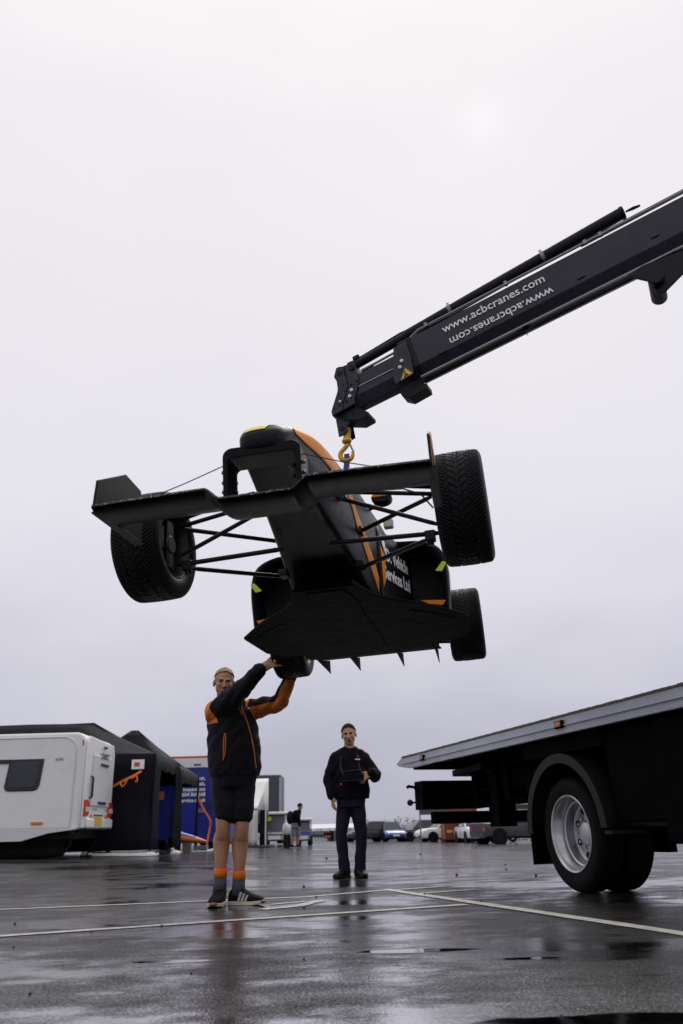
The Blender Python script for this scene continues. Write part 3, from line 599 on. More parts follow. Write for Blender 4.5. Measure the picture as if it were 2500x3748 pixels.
# fork link, hook with latch
cb(MB().prism(zp([(270, 1350), (430, 1300), (470, 1430), (500, 1560), (400, 1650), (330, 1680)], X0, Y0, K, .045), BS * .014), 'hook_fork', M_BOOM, crane, bevel=.004)
cb(MB().prism(zp([(450, 1290), (580, 1380), (640, 1690), (570, 1740), (520, 1600), (470, 1420)], X0, Y0, K, -.062), BS * .014), 'hook_fork', M_BOOMD, crane, bevel=.004)
c = zp([(370, 1500)], X0, Y0, K, .064)[0]; cb(MB().cyl(c, c - BS * .135, .018, n=14), 'fork_pin', M_BOOMD, crane)
YH = 4.87; hx = unit(V3(1, -.25, 0)); HT = at(1268, 1596, YH)
cb(MB().tube([at(1276, 1568, YH), at(1272, 1585, YH), at(1268, 1612, YH)], [.016, .024, .026], 14), 'hook_shackle', M_HOOK, crane)
cb(MB().lathe([(0, 0), (0, .022), (.010, .032), (.022, .034), (.034, .026), (.038, 0)], at(1269, 1606, YH), (0, 0, -1), 20), 'hook_swivel', M_HOOK, crane)
hk = at(1271, 1626, YH); cen = at(1269, 1664, YH); arc = [hk, hk - hx * .004 + V3(0, 0, -.012)]
for t in np.linspace(rad(135), rad(388), 16): arc.append(cen + .044 * (hx * math.cos(t) + V3(0, 0, 1) * math.sin(t)))
rr = [.016, .016] + list(np.interp(np.linspace(0, 1, 16), [0, .45, .85, 1], [.016, .019, .013, .006]))
cb(MB().tube(catmull(arc, 44), np.interp(np.linspace(0, 1, 44), np.linspace(0, 1, len(rr)), rr), 12), 'hook', M_HOOK, crane, smooth=60)
cb(MB().tube([hk + hx * .020 + V3(0, 0, -.006), hk + hx * .030 + V3(0, 0, -.035), hk + hx * .046 + V3(0, 0, -.066)], [.010, .011, .006], 8, sq=.6), 'safety_latch', M_PIPE, crane)
# crane post standing on the truck behind its cab (outside the frame)
PB = bpnt(5.2, 0, 0); cb(MB().cyl(V3(PB[0], PB[1], 1.2), V3(PB[0], PB[1], PB[2] + .3), .19, n=20).box(V3(PB[0], PB[1], 1.2), (.7, 1.2, .5)), 'crane_post', M_BOOMD, crane, bevel=.01)
# purple sling from hook to roll hoop
low = np.array(CAR_M @ Vector((.0, 1.45, .62))); low2 = np.array(CAR_M @ Vector((.0, 1.25, .56)))
HB = cen + V3(0, 0, -.030); sl = MB()
for q, dx in ((low, .012), (low2, -.012)): sl.rings([[p + hx * a + V3(0, b, 0) for a, b in ((-.019, -.004), (.019, -.004), (.019, .004), (-.019, .004))] for p in (HB + V3(0, dx, .03), HB + V3(0, dx, -.02), q)])
o = sl.build('lifting_sling', mat('purple_webbing', (.10, .06, .22), .8, var=.2, vscale=60), bevel=.002); grp(o, 'purple webbing sling hooked on the yellow crane hook', 'sling')
# ---------------------------------------------------------------- recovery truck with flat deck
TD, TR_, T0 = V3(-.289, .957, 0), V3(.957, .289, 0), V3(1.675, 6.902, 0)     # rearward, inboard, ground under the deck edge beside the rear wheel
truck = empty('recovery_truck', tuple(T0 + TR_ * 1.2)); TINV = Matrix.Translation(-Vector(T0 + TR_ * 1.2))
grp(truck, 'black recovery truck with grey-edged flat loading deck and silver rear wheel', 'truck')
def tk(u, v, z): return T0 + TD * u + TR_ * v + V3(0, 0, z)
TAX = [TD, TR_, V3(0, 0, 1)]
def tb(mb, name, m, parent=None, **k):
    o = mb.build(name, m, parent or truck, **k); o.data.transform(TINV); return o
def tbox(u0, u1, v0, v1, z0, z1, mb=None): return (mb or MB()).box(tk((u0 + u1) / 2, (v0 + v1) / 2, (z0 + z1) / 2), (abs(u1 - u0), abs(v1 - v0), abs(z1 - z0)), TAX)
M_ALU = mat('weathered_aluminium', (.52, .55, .62), .45, metal=.1, var=.10, vscale=3, dirt=(.34, .37, .45, .5), dscale=1.6)
M_TRK = mat('truck_black', (.0038, .003, .0042), .7, var=.3, spec=.02)
M_TTYRE = mat('truck_rubber', (.0065, .0058, .0065), .7, spec=.1, var=.3, vscale=16, bump=.2, bscale=120)
M_GUARD = mat('black_plastic_guard', (.013, .012, .013), .5, var=.3, vscale=8, spec=.2)
M_AMB = mat('amber_lens', (.75, .22, .02), .25, var=.1)
M_SILV = mat('silver_rim', (.55, .56, .58), .34, metal=.75, var=.15, vscale=10, dirt=(.18, .17, .16, .5), dscale=8)
M_PLATE = mat('tread_plate_edge', (.13, .11, .095), .5, metal=.4, var=.4, vscale=20)
# deck: side rails with groove, floor plates, tapered tail
for v in (0, 2.42):
    rail = tb(MB().prism([tk(3.72, v, 1.262), tk(3.56, v, 1.312), tk(-6, v, 1.312), tk(-6, v, 1.182), tk(3.30, v, 1.182), tk(3.64, v, 1.225)], TR_ * .05), 'deck_rail', M_ALU, bevel=.004)
    if v == 0: tb(MB().rings([[tk(u, -.012 + a, 1.246 + b) for a, b in ((0, -.004), (.02, -.004), (.02, .004), (0, .004))] for u in (3.5, -6)]), 'rail_bead', M_ALU, rail)
tp_ = MB()
for u in np.arange(-3.0, 3.5, .032): tbox(u, u + .019, -.008, .05, 1.314, 1.330 + .004 * random.random(), tp_)
te = tb(tp_, 'tread_plate_edge', M_PLATE); te['kind'] = 'stuff'
for k in range(8): tb(tbox(-6 + k * 1.19, -6 + k * 1.19 + 1.18, .055, 2.415, 1.300, 1.316), 'deck_plate', M_PLATE)
tb(MB().prism([tk(3.72, .05, 1.262), tk(3.55, .05, 1.300), tk(3.55, .05, 1.21), tk(3.66, .05, 1.222)], TR_ * 2.37), 'tail_ramp', M_ALU)
for u in np.arange(-5.6, 3.5, .55): tb(tbox(u, u + .07, .05, 2.42, 1.16, 1.295), 'deck_crossmember', M_TRK)
for v in (.72, 1.62): tb(tbox(-6, 3.1, v, v + .10, 1.02, 1.16), 'subframe_rail', M_TRK); tb(tbox(-6, 2.6, v, v + .08, .72, .98), 'chassis_rail', M_TRK)
# side lamps
for u, z in ((2.82, 1.262), (-.21, 1.258), (-3.2, 1.258)):
    hs = tb(tbox(u - .065, u + .065, -.020, -.002, z - .03, z + .03), 'marker_lamp', M_TRK, bevel=.004); tb(tbox(u - .042, u + .05, -.030, -.021, z - .019, z + .019), 'amber_lens', M_AMB, hs, bevel=.004)
# rear lamp box, stalk lamps, underrun bar, underlift and brackets under the tail
tb(tbox(2.95, 3.20, .02, .78, .705, 1.018), 'rear_lamp_box', M_TRK, bevel=.006); tb(tbox(2.95, 3.20, 1.70, 2.40, .705, 1.018), 'rear_lamp_box', M_TRK, bevel=.006)
st = tb(MB().tube([tk(3.1, .06, .79), tk(3.1, -.05, .785)], .010, 8), 'lamp_stalk', M_GUARD); tb(MB().ball(tk(3.1, -.08, .785), .036, 12, 8), 'stalk_lamp', M_GUARD, st)
tb(MB().tube([tk(3.1, .05, .86), tk(3.1, .03, .90), tk(3.1, -.02, .955), tk(3.1, -.09, .965), tk(3.1, -.11, .95)], [.018, .018, .016, .018, .018], 8), 'grab_handle', M_TRK)
bar = MB(); bar.rings([[tk(2.9 + a, v, .612 + b) for a, b in ((-.04, -.065), (.04, -.065), (.05, -.045), (.05, .045), (.04, .065), (-.04, .065))] for v in (.10, 2.3)]); tb(bar, 'underrun_bar', M_TRK, bevel=.012)
for v in (.80, 1.62): tb(tbox(2.72, 2.86, v, v + .10, .50, 1.05), 'bar_bracket', M_TRK)
tb(MB().hexa([tk(2.98, .42, 1.06), tk(2.98, .75, 1.06), tk(2.98, .75, 1.13), tk(2.98, .42, 1.13), tk(2.2, .42, 1.09), tk(2.2, .75, 1.09), tk(2.2, .75, 1.16), tk(2.2, .42, 1.16)]), 'slide_beam', M_GUARD, bevel=.01)
for u0, u1, v0, v1, z0, z1 in [(2.42, 2.52, .45, .60, .70, 1.16), (1.86, 2.02, .42, .62, .50, 1.16), (1.60, 1.72, .42, .60, .76, 1.10), (1.1, 2.9, .48, .56, .86, .90), (.75, 1.9, .46, .62, .90, 1.04), (1.0, 1.28, .44, .62, .80, 1.0), (.62, 2.4, .46, .60, 1.08, 1.18), (.60, .75, .40, .60, .70, 1.1)]:
    tb(tbox(u0, u1, v0, v1, z0, z1), 'underframe_bracket', M_TRK, bevel=.004)
for a, b in (((2.36, .5, .95), (1.95, .5, 1.06)), ((2.36, .5, .95), (1.95, .5, 1.02)), ((2.40, .5, .945), (1.9, .5, .94))): tb(MB().tube([tk(*a), tk(*b)], .010, 6), 'air_line', M_TRK)
# twin rear wheels: deep dished rim, hub, nuts
def truck_wheel(v0, outer=True, side=1):
    w = empty('wheel', tuple(np.array(TINV @ Vector(tk(0, v0, .432)))), parent=truck); w.rotation_euler = (0, 0, math.atan2(TR_[1], TR_[0]))
    t = MB(); R = .432; wd = .225
    t.lathe([(0.045, .285), (.012, .30), (0, .34), (.0, .385), (.018, .415), (.045, R)] + [(x, R) for x in (.06,)] + [(.0625, R - .009), (.072, R - .009), (.0745, R), (.105, R), (.107, R - .009), (.118, R - .009), (.12, R), (.15, R), (.1525, R - .009), (.162, R - .009), (.164, R), (wd - .045, R), (wd - .018, .415), (wd, .385), (wd, .34), (wd - .02, .30), (wd - .05, .285)], (0, 0, 0), (side, 0, 0), 72).build('tyre', M_TTYRE, w, smooth=40)
    MB().lathe([(.010, .294), (.004, .288), (.010, .276), (.022, .270), (.050, .266), (.060, .252), (.105, .246), (.112, .234), (.185, .230), (.198, .205), (.192, .16), (.188, .10)], (0, 0, 0), (side, 0, 0), 64).build('rim', M_SILV, w, smooth=50)
    for k in range(8):
        a = 2 * math.pi * (k + .5) / 8; MB().cyl((side * .186, .183 * math.cos(a), .183 * math.sin(a)), (side * .206, .183 * math.cos(a), .183 * math.sin(a)), .026, n=14).build('hand_hole', M_DARK, w)
    MB().lathe([(.192, .128), (.168, .124), (.162, .100), (.150, .094), (.138, .085), (.130, .060), (.128, 0)], (0, 0, 0), (side, 0, 0), 32).build('hub', M_SILV, w, smooth=40)
    for k in range(10):
        a = 2 * math.pi * k / 10; MB().cyl((side * .165, .112 * math.cos(a), .112 * math.sin(a)), (side * .140, .112 * math.cos(a), .112 * math.sin(a)), .012, n=6).build('wheel_nut', M_SILV, w)
truck_wheel(.09); tb(MB().lathe([(.0, .28), (.0, .385), (.04, .432), (.19, .432), (.225, .385), (.225, .28)], tk(0, .37, .432), TR_, 64), 'inner_tyre', M_TTYRE, smooth=40)
tb(MB().cyl(tk(0, .36, .432), tk(0, 2.2, .432), .09, n=16), 'axle', M_TRK)
# arched mudguard and flap
arc = []
for t in np.linspace(rad(-2), rad(178), 26): arc.append((math.cos(t), math.sin(t)))
G = [[tk(.585 * c - .03, v, .45 + .585 * s) for v in (.03, .05, .64)] for c, s in arc]
mg = tb(MB().sheet(G), 'mudguard', M_GUARD, smooth=60, solid=.012)
tb(MB().rings([[tk(r * c - .03, v, .45 + r * s) for r, v in ((.520, .028), (.595, .028), (.597, .045), (.520, .045))] for c, s in arc]), 'guard_lip', M_GUARD, mg, smooth=60)
tb(tbox(.535, .550, .04, .66, .19, .50), 'mud_flap', M_TRK); tb(tbox(-.70, -.60, .02, .3, .425, .45), 'guard_stay', M_GUARD)
# dark body: lockers, tank and inner box forward of the wheel
tb(tbox(-5.5, -1.25, .06, .62, .36, 1.17), 'side_locker', M_TRK, bevel=.03); tb(tbox(-1.26, -.64, .10, .66, .50, 1.17), 'side_locker', M_TRK, bevel=.02)
tb(tbox(-5.5, .62, .60, 1.85, .55, 1.16), 'body_box', M_TRK); tb(tbox(-.64, .62, .09, .62, 1.055, 1.165), 'body_sill', M_TRK)
tb(tbox(-.45, .45, .66, .74, .28, .60), 'inner_brake', M_TRK)
for u in (-3.0,): tb(MB().lathe([(0, .28), (0, .385), (.04, .432), (.19, .432), (.225, .385), (.225, .28)], tk(-3.9, .05, .432), TR_, 40), 'front_tyre', M_TTYRE, smooth=40)
# ---------------------------------------------------------------- people
def fuse(mb, voxel, sm=4, name='tmp', disp=None):
    """joins overlapping closed shapes into one continuous surface"""
    me = bpy.data.meshes.new(name); me.from_pydata(mb.v, [], mb.f)
    b = bmesh.new(); b.from_mesh(me); bmesh.ops.recalc_face_normals(b, faces=b.faces); b.to_mesh(me); b.free()
    o = bpy.data.objects.new('tmp', me); COL.objects.link(o)
    m = o.modifiers.new('r', 'REMESH'); m.mode = 'VOXEL'; m.voxel_size = voxel
    if sm: s = o.modifiers.new('s', 'SMOOTH'); s.factor = .5; s.iterations = sm
    dg = bpy.context.evaluated_depsgraph_get(); r = bpy.data.meshes.new_from_object(o.evaluated_get(dg)); bpy.data.objects.remove(o); bpy.data.meshes.remove(me)
    r.name = name; return r
def fobj(mb, name, mats, parent, voxel, sm=4, pick=None, wr=None):
    me = fuse(mb, voxel, sm, name); mats = mats if isinstance(mats, (list, tuple)) else [mats]
    for m in mats: me.materials.append(m)
    if wr:   # cloth folds
        amp, fr = wr; n = len(me.vertices); co = np.empty(n * 3); me.vertices.foreach_get('co', co); co = co.reshape(-1, 3); no = np.empty(n * 3); me.vertices.foreach_get('normal', no); no = no.reshape(-1, 3)
        d = (np.sin(co[:, 2] * fr + 3 * np.sin(co[:, 0] * fr * .55) + co[:, 1] * fr * .4) * .5 + np.sin(co[:, 0] * fr * 1.3 - co[:, 2] * fr * .8 + 1.3 * np.sin(co[:, 2] * fr * .5)) * .5)
        d = np.sign(d) * np.abs(d) ** 1.4; co = co + no * (d * amp)[:, None]; me.vertices.foreach_set('co', co.ravel())
    if pick:
        for p in me.polygons: p.material_index = pick(p.center)
    me.shade_smooth(); me.update()
    o = bpy.data.objects.new(name, me); COL.objects.link(o); o.parent = parent
    me.transform(parent.matrix_world.inverted()); return o
def limb(mb, pts, r, n=16, k=8):
    P = catmull(pts, (len(pts) - 1) * k + 1); q = np.interp(np.linspace(0, 1, len(P)), np.linspace(0, 1, len(r)), r)
    mb.tube(P, q, n); mb.ball(P[0], q[0] * .98, 14, 9); mb.ball(P[-1], q[-1] * .98, 14, 9); return mb
def torso(mb, rows, face, k=6):
    """rows: centre, half width, half depth; face = facing direction"""
    f = unit(V3(face[0], face[1], 0)); s = V3(f[1], -f[0], 0); C_ = catmull([r[0] for r in rows], (len(rows) - 1) * k + 1); x = np.linspace(0, 1, len(C_)); xi = np.linspace(0, 1, len(rows))
    A = np.interp(x, xi, [r[1] for r in rows]); B = np.interp(x, xi, [r[2] for r in rows]); R = []
    for c, a, b in zip(C_, A, B):
        R.append([c + s * a * math.copysign(abs(math.cos(t)) ** .85, math.cos(t)) + f * b * math.copysign(abs(math.sin(t)) ** .85, math.sin(t)) for t in np.linspace(0, 2 * math.pi, 28, endpoint=False)])
    return mb.rings(R)
def hand(mb, wrist, fdir, palmn, size=1.0, curl=(.5, .5, .5, .5), spread=.18, thumb=1, tdir=None):
    """palm and five separate fingers; fdir finger direction, palmn palm normal (towards what is held)"""
    f = unit(fdir); n = unit(palmn - f * (palmn @ f)); s = np.cross(f, n) * thumb; S = size
    pc = wrist + f * .05 * S
    mb.ball(pc, (.040 * S, .052 * S, .016 * S), 14, 10, [s, f, n]); mb.ball(pc + f * .022 * S, (.040 * S, .026 * S, .014 * S), 14, 10, [s, f, n]); limb(mb, [wrist - f * .02 * S, pc], [.026 * S, .024 * S], 12, 4)
    for i, (off, ln) in enumerate(((.030, .074), (.010, .084), (-.011, .078), (-.031, .060))):
        d = unit(f + s * spread * (1.5 - i) * .55); b = pc + s * off * S + f * .040 * S; c = curl[i]
        p = [b]; a = 0
        for seg in (.45, .32, .23):
            a += c * .55; p.append(p[-1] + (d * math.cos(a) + n * math.sin(a)) * ln * seg * S)
        limb(mb, p, [.0100 * S, .0094 * S, .0086 * S, .0074 * S], 10, 4)
    td = unit(s * .80 + f * .60 + n * .25) if tdir is None else unit(tdir); b = pc + s * .026 * S - f * .022 * S
    limb(mb, [b, b + td * .036 * S, b + unit(td + n * .25) * .068 * S], [.0135 * S, .0115 * S, .0085 * S], 10, 4)
def head(mb, c, face, up, s=1.0):
    """skull, jaw, nose, brow, ears; c = centre of the head"""
    f = unit(face); u = unit(up - f * (np.asarray(up) @ f)); x = np.cross(f, u); A = [x, f, u]
    P = lambda a, b, d: c + (x * a + f * b + u * d) * s
    mb.ball(P(0, -.012, .030), (.077 * s, .094 * s, .086 * s), 22, 16, A); mb.ball(P(0, .022, -.030), (.067 * s, .069 * s, .082 * s), 20, 14, A); mb.ball(P(0, .048, -.082), (.036 * s, .036 * s, .030 * s), 14, 10, A)
    for k in (-1, 1):
        mb.ball(P(k * .030, .072, -.020), (.026 * s, .020 * s, .024 * s), 12, 8, A); mb.ball(P(k * .028, .078, .022), (.026 * s, .014 * s, .010 * s), 12, 8, A)
        mb.ball(P(k * .079, -.008, -.006), (.010 * s, .020 * s, .031 * s), 12, 8, A); mb.ball(P(k * .012, .092, -.038), (.010 * s, .012 * s, .009 * s), 10, 7, A)
    limb(mb, [P(0, .082, .020), P(0, .098, -.012), P(0, .106, -.034)], [.009 * s, .012 * s, .014 * s], 10, 4)
    mb.ball(P(0, .080, -.062), (.026 * s, .014 * s, .010 * s), 12, 8, A); mb.ball(P(0, .078, -.076), (.022 * s, .013 * s, .008 * s), 12, 8, A)
    return P, A
def face_parts(P, A, root, s, hairm, lipm, brow=True, mouth=0, body=None):
    for k in (-1, 1):
        MB().ball(P(k * .031, .079, .003), (.0135 * s, .009 * s, .0062 * s), 10, 7, A).build('eye', M_EYE, root)
        limb(MB(), [P(k * .012, .0905, .018), P(k * .030, .0915, .021), P(k * .047, .080, .016)], [.0045 * s, .0052 * s, .003 * s], 8, 4).build('eyebrow', hairm, root)
    MB().ball(P(0, .090, -.069), (.021 * s, .006 * s, (.003 + mouth) * s), 12, 8, A).build('mouth', lipm, root)
M_SKIN = mat('skin_fair', (.43, .225, .125), .5, var=.12, vscale=18, rvar=.08, bump=.06, bscale=90)
M_SKIN2 = mat('skin_tanned', (.44, .24, .13), .5, var=.14, vscale=18, rvar=.08, bump=.06, bscale=90)
M_SKIN3 = mat('skin_brown', (.36, .20, .12), .5, var=.12, vscale=18)
M_EYE = mat('eye_dark', (.03, .024, .022), .3); M_LIP = mat('lip', (.38, .19, .14), .5); M_MOUTH = mat('open_mouth', (.10, .04, .035), .6)
M_BLOND = mat('short_blond_hair', (.36, .26, .14), .7, var=.3, vscale=60, bump=.5, bscale=200); M_BROWN = mat('dark_hair', (.016, .013, .012), .8, spec=.1, var=.4, vscale=60, bump=.5, bscale=200); M_GREY = mat('grey_moustache', (.28, .25, .22), .7)
M_JKT = mat('black_softshell', (.0085, .008, .012), .75, var=.25, vscale=10, bump=.2, bscale=60, spec=.15); M_JOR = mat('orange_panel_fabric', (.66, .17, .015), .65, var=.15, vscale=10, bump=.15, bscale=60)
M_SHORT = mat('black_shorts', (.008, .007, .009), .8, var=.3, spec=.2); M_SOCKO = mat('orange_sock', (.80, .16, .01), .8, var=.12, vscale=30, bump=.3, bscale=150); M_SOCKG = mat('grey_sock', (.055, .065, .080), .85, var=.2, vscale=30)
M_SHOE = mat('black_knit_shoe', (.007, .006, .008), .8, var=.3, vscale=30, bump=.3, bscale=200, spec=.15); M_SOLE = mat('white_sole', (.62, .58, .50), .55, var=.12, vscale=12, dirt=(.30, .22, .13, .6), dscale=16); M_GUM = mat('gum_sole', (.22, .12, .05), .55, var=.15)
M_LAST = mat('stripe_grey', (.42, .41, .40), .5); M_RING = mat('ring_metal', (.85, .85, .85), .12, metal=1)
M_JEAN = mat('dark_denim', (.011, .013, .024), .85, var=.35, vscale=9, bump=.2, bscale=120, spec=.2); M_BLK = mat('black_cotton', (.007, .006, .009), .9, var=.3, vscale=12, spec=.1); M_BOOT = mat('black_boot', (.007, .006, .007), .5, var=.3, spec=.2)
M_STRAP = mat('harness_grey', (.014, .0145, .018), .7, var=.2, spec=.2)
def shoe(parent, heel, toe, w=.098, h=.075, side=1, stripes=False, mats=None, sole=.028, gum=True):
    up, so = mats or (M_SHOE, M_SOLE); d = toe - heel; ln = np.linalg.norm(d); d = unit(d); s = V3(d[1], -d[0], 0); z0 = V3(0, 0, 1); R = []; RS = []
    for t, wk, hk in ((0, .55, .62), (.04, .74, .92), (.14, .80, 1.30), (.30, .82, 1.36), (.42, .86, 1.12), (.58, .95, .82), (.74, 1.0, .62), (.88, .88, .50), (.96, .66, .40), (1, .40, .28)):
        c = heel + d * ln * t; a = w * wk / 2; hh = h * hk; ring = []; rs = []
        for q in np.linspace(0, 2 * math.pi, 16, endpoint=False):
            cs, sn = math.cos(q), math.sin(q); ring.append(c + s * a * math.copysign(abs(cs) ** .7, cs) + z0 * (sole * .7 + hh * .5 + hh * .5 * math.copysign(abs(sn) ** .8, sn)))
        R.append(ring); b = a * 1.10
        lift = .012 * max(0, t - .75) / .25
        rs = [c + s * b + z0 * lift, c + s * b * 1.02 + z0 * (sole * .6 + lift), c + s * b * .96 + z0 * (sole + lift * .6), c - s * b * .96 + z0 * (sole + lift * .6), c - s * b * 1.02 + z0 * (sole * .6 + lift), c - s * b + z0 * lift]; RS.append(rs)
    sh = MB().rings(R).build('shoe', up, parent, smooth=70); sh.data.transform(parent.matrix_world.inverted())
    q = MB().rings(RS).build('sole', so, sh, smooth=50, bevel=.004); q.data.transform(parent.matrix_world.inverted())
    if gum:
        c = heel + d * (ln * .955); g = MB().ball(c + z0 * .026, (.034, .034, .016), 12, 8, [s, d, z0]).build('toe_cap', M_GUM, sh); g.data.transform(parent.matrix_world.inverted())
    if stripes:
        for k, t in enumerate((.36, .46, .56)):
            c = heel + d * ln * t; y = s * side * (w * (.455 + .02 * k)); g = MB().hexa([c + y + d * -.012 + z0 * .030, c + y + d * .008 + z0 * .030, c + y * .86 + d * .026 + z0 * (.092 - .010 * k), c + y * .86 + d * .008 + z0 * (.092 - .010 * k)] + [c + y * 1.06 + d * -.012 + z0 * .030, c + y * 1.06 + d * .008 + z0 * .030, c + y * .93 + d * .026 + z0 * (.092 - .010 * k), c + y * .93 + d * .008 + z0 * (.092 - .010 * k)]).build('stripe', M_LAST, sh); g.data.transform(parent.matrix_world.inverted())
    return sh
# --- mechanic steadying the car
YM = 6.66
p1 = empty('person', tuple(on_plane(862, 3308))); bpy.context.view_layer.update()
grp(p1, 'man in black and orange softshell jacket and black shorts reaching up to the rear tyre', 'person')
A1 = lambda x, y, Y=YM: at(x, y, Y)
aR, aL = A1(806, 3222, 6.64), A1(874, 3230, 6.66); kR, kL = A1(817, 3012, 6.62), A1(885, 3016, 6.64); hR, hL = A1(822, 2800, 6.66), A1(888, 2802, 6.68)
shR, elR, wrR = A1(787, 2605, 6.58), A1(886, 2523, 6.33), A1(950, 2452, 6.20); shL, elL, wrL = A1(922, 2598, 6.72), A1(1024, 2570, 6.62), A1(1066, 2470, 6.50)
hc = A1(820, 2500, 6.60); F1 = unit(CAM + V3(.35, 0, .55) - hc); TF = unit(V3(.50, -.86, 0))
bm = MB(); P1, H1 = head(bm, hc, F1, V3(.04, 0, 1), 1.03)
limb(bm, [hc + V3(.0, .02, -.08), hc + V3(.02, .05, -.20)], [.062, .068], 16, 4)
torso(bm, [(A1(858, 2830), .17, .13), (A1(858, 2740), .18, .14), (A1(852, 2650), .17, .13), (A1(848, 2590), .16, .11), (A1(843, 2556), .08, .07)], TF)
for h_, k_, a_ in ((hR, kR, aR), (hL, kL, aL)):
    m_ = (k_ + a_) / 2; limb(bm, [h_, (h_ + k_) / 2, k_ + V3(0, 0, .03), k_ - V3(0, 0, .06), k_ * .68 + a_ * .32 + V3(-.010, .035, 0), k_ * .35 + a_ * .65 + V3(-.004, .016, 0), a_ + V3(0, .01, .04), a_ - V3(0, 0, .06)], [.100, .082, .060, .054, .069, .050, .037, .042], 18, 5)
    bm.ball(k_ + V3(0, -.022, .0), (.044, .040, .065), 12, 8)
limb(bm, [shR, elR, wrR], [.06, .05, .034], 14, 6); limb(bm, [shL, elL, wrL], [.06, .05, .034], 14, 6)
hdR = unit(A1(1016, 2412, 6.20) - wrR); hand(bm, wrR, hdR, unit(V3(.55, .80, .15)), 1.06, (.34, .26, .22, .28), .40, -1, tdir=unit(V3(.25, .05, 1.0)))
hdL = unit(A1(1060, 2405, 6.46) - wrL); hand(bm, wrL, hdL, unit(V3(-.3, -.9, .1)), 1.0, (.5, .5, .5, .5), .18, 1)
fobj(bm, 'body', M_SKIN, p1, .0048, 6)
# parts coordinates are local to p1
def loc(o, par): o.data.transform(par.matrix_world.inverted()); o.parent = par; return o
class LocalMB(MB): pass
def face_on(root, P, A, s, hairm, lipm, mouth=0.0):
    before = set(bpy.data.objects); face_parts(P, A, root, s, hairm, lipm, mouth=mouth)
    for o in set(bpy.data.objects) - before: o.data.transform(root.matrix_world.inverted())
face_on(p1, P1, H1, 1.03, M_BLOND, M_LIP)
def hair_cap(P, A, s, front, back, thick, m, parent, ext=.60):
    b = MB(); x, f, u = A
    for i in range(2): pass
    R = []
    for a in np.linspace(0, math.pi * ext, 12):
        ring = []
        for t in np.linspace(0, 2 * math.pi, 28, endpoint=False):
            fr = math.sin(t); lim = 1 - .50 * max(0, fr) ** 1.5 * front + .14 * max(0, -fr) * back
            aa = a * lim * (1 + random.uniform(-.04, .04)); th = thick + random.uniform(-.002, .003); ring.append(P(math.sin(aa) * math.cos(t) * (.079 + th), -.012 + math.sin(aa) * math.sin(t) * (.096 + th), .030 + math.cos(aa) * (.087 + th * 1.6)))
        R.append(ring)
    o = b.rings(R, cap=False).build('hair', m, parent, smooth=180, solid=.006); o.data.transform(parent.matrix_world.inverted()); return o
hair_cap(P1, H1, 1.03, .62, 1.3, .002, M_BLOND, p1, .43)
# jacket
jb = MB()
torso(jb, [(A1(861, 2842), .198, .150), (A1(859, 2812), .212, .165), (A1(857, 2735), .216, .178), (A1(852, 2665), .204, .165), (A1(845, 2610), .196, .145), (A1(843, 2575), .17, .115), (A1(838, 2556), .095, .085)], TF)
limb(jb, [shR + V3(.01, 0, -.01), shR * .5 + elR * .5 + V3(0, 0, .0), elR, elR * .5 + wrR * .5, wrR + (wrR - elR) * .02], [.098, .086, .075, .062, .052], 18, 6); jb.ball(shR + V3(.012, .01, .0), .100, 16, 12)
limb(jb, [shL, shL * .5 + elL * .5, elL, elL * .5 + wrL * .5, wrL + (wrL - elL) * .02], [.090, .076, .068, .056, .048], 18, 6); jb.ball(shL - V3(.01, 0, .01), .092, 16, 12)
limb(jb, [hc + V3(.015, .045, -.13), hc + V3(.02, .05, -.19)], [.078, .10], 18, 4)
def jpick(c):
    w = np.array(p1.matrix_world @ Vector(c)) if False else np.array(c)
    return 0
axR = unit(elR - shR); axL = unit(elL - shL); fxL = unit(wrL - elL)
def jpick(cv):
    c = np.array(cv)
    sR = (c - shR) @ axR
    if -.14 < sR < .055 - .05 * ((c - shR) @ V3(0, 0, 1)) and np.linalg.norm(c - shR) < .155 and c[0] < shR[0] + .085 and c[2] > shR[2] - .10: return 1
    sL = (c - shL) @ axL; rl = c - shL - axL * sL
    if -.075 < sL < .015 and c[2] > shL[2] - .04 and c[0] > shL[0] - .07 and np.linalg.norm(rl) < .12: return 1
    if sL > .035 and sL < np.linalg.norm(elL - shL) + .05 and np.linalg.norm(rl) < .10 and rl @ V3(0, -.35, -1) > .022: return 1
    sf = (c - elL) @ fxL; rf = c - elL - fxL * sf
    if sf > -.02 and sf < .24 and np.linalg.norm(rf) < .10 and rf @ unit(V3(.55, -.85, -.15)) > .018: return 1
    return 0
jk = fobj(jb, 'jacket', [M_JKT, M_JOR], p1, .0042, 7, pick=jpick, wr=(.0062, 46))
# zip, pocket, chest zip, collar trim, logo: laid just proud of the jacket front
dgj = None
def on_jacket(px, py):
    v = Vector(ray(px, py)); o_ = Vector(CAM); im = p1.matrix_world.inverted(); ok, loc_, nrm, _ = jk.ray_cast(im @ o_, (im.to_3x3() @ v).normalized()); return (np.array(loc_), np.array(nrm)) if ok else (None, None)
bpy.context.view_layer.update()
def trim(pix, r, m, name, par=None):
    pts = []
    for a in catmull(pix, 14):
        l_, n_ = on_jacket(*a)
        if l_ is not None: pts.append(l_ + n_ * r * .4)
    if len(pts) > 2: return MB().tube(pts, r, 6).build(name, m, par or jk)
trim([(886, 2562), (885, 2590), (893, 2615), (903, 2640), (915, 2680), (926, 2730), (932, 2775), (937, 2812)], .0055, M_JOR, 'zip')
trim([(819, 2770), (818, 2735), (821, 2688), (826, 2688), (825, 2735), (823, 2760), (819, 2772), (816, 2783)], .0045, M_JOR, 'pocket_zip')
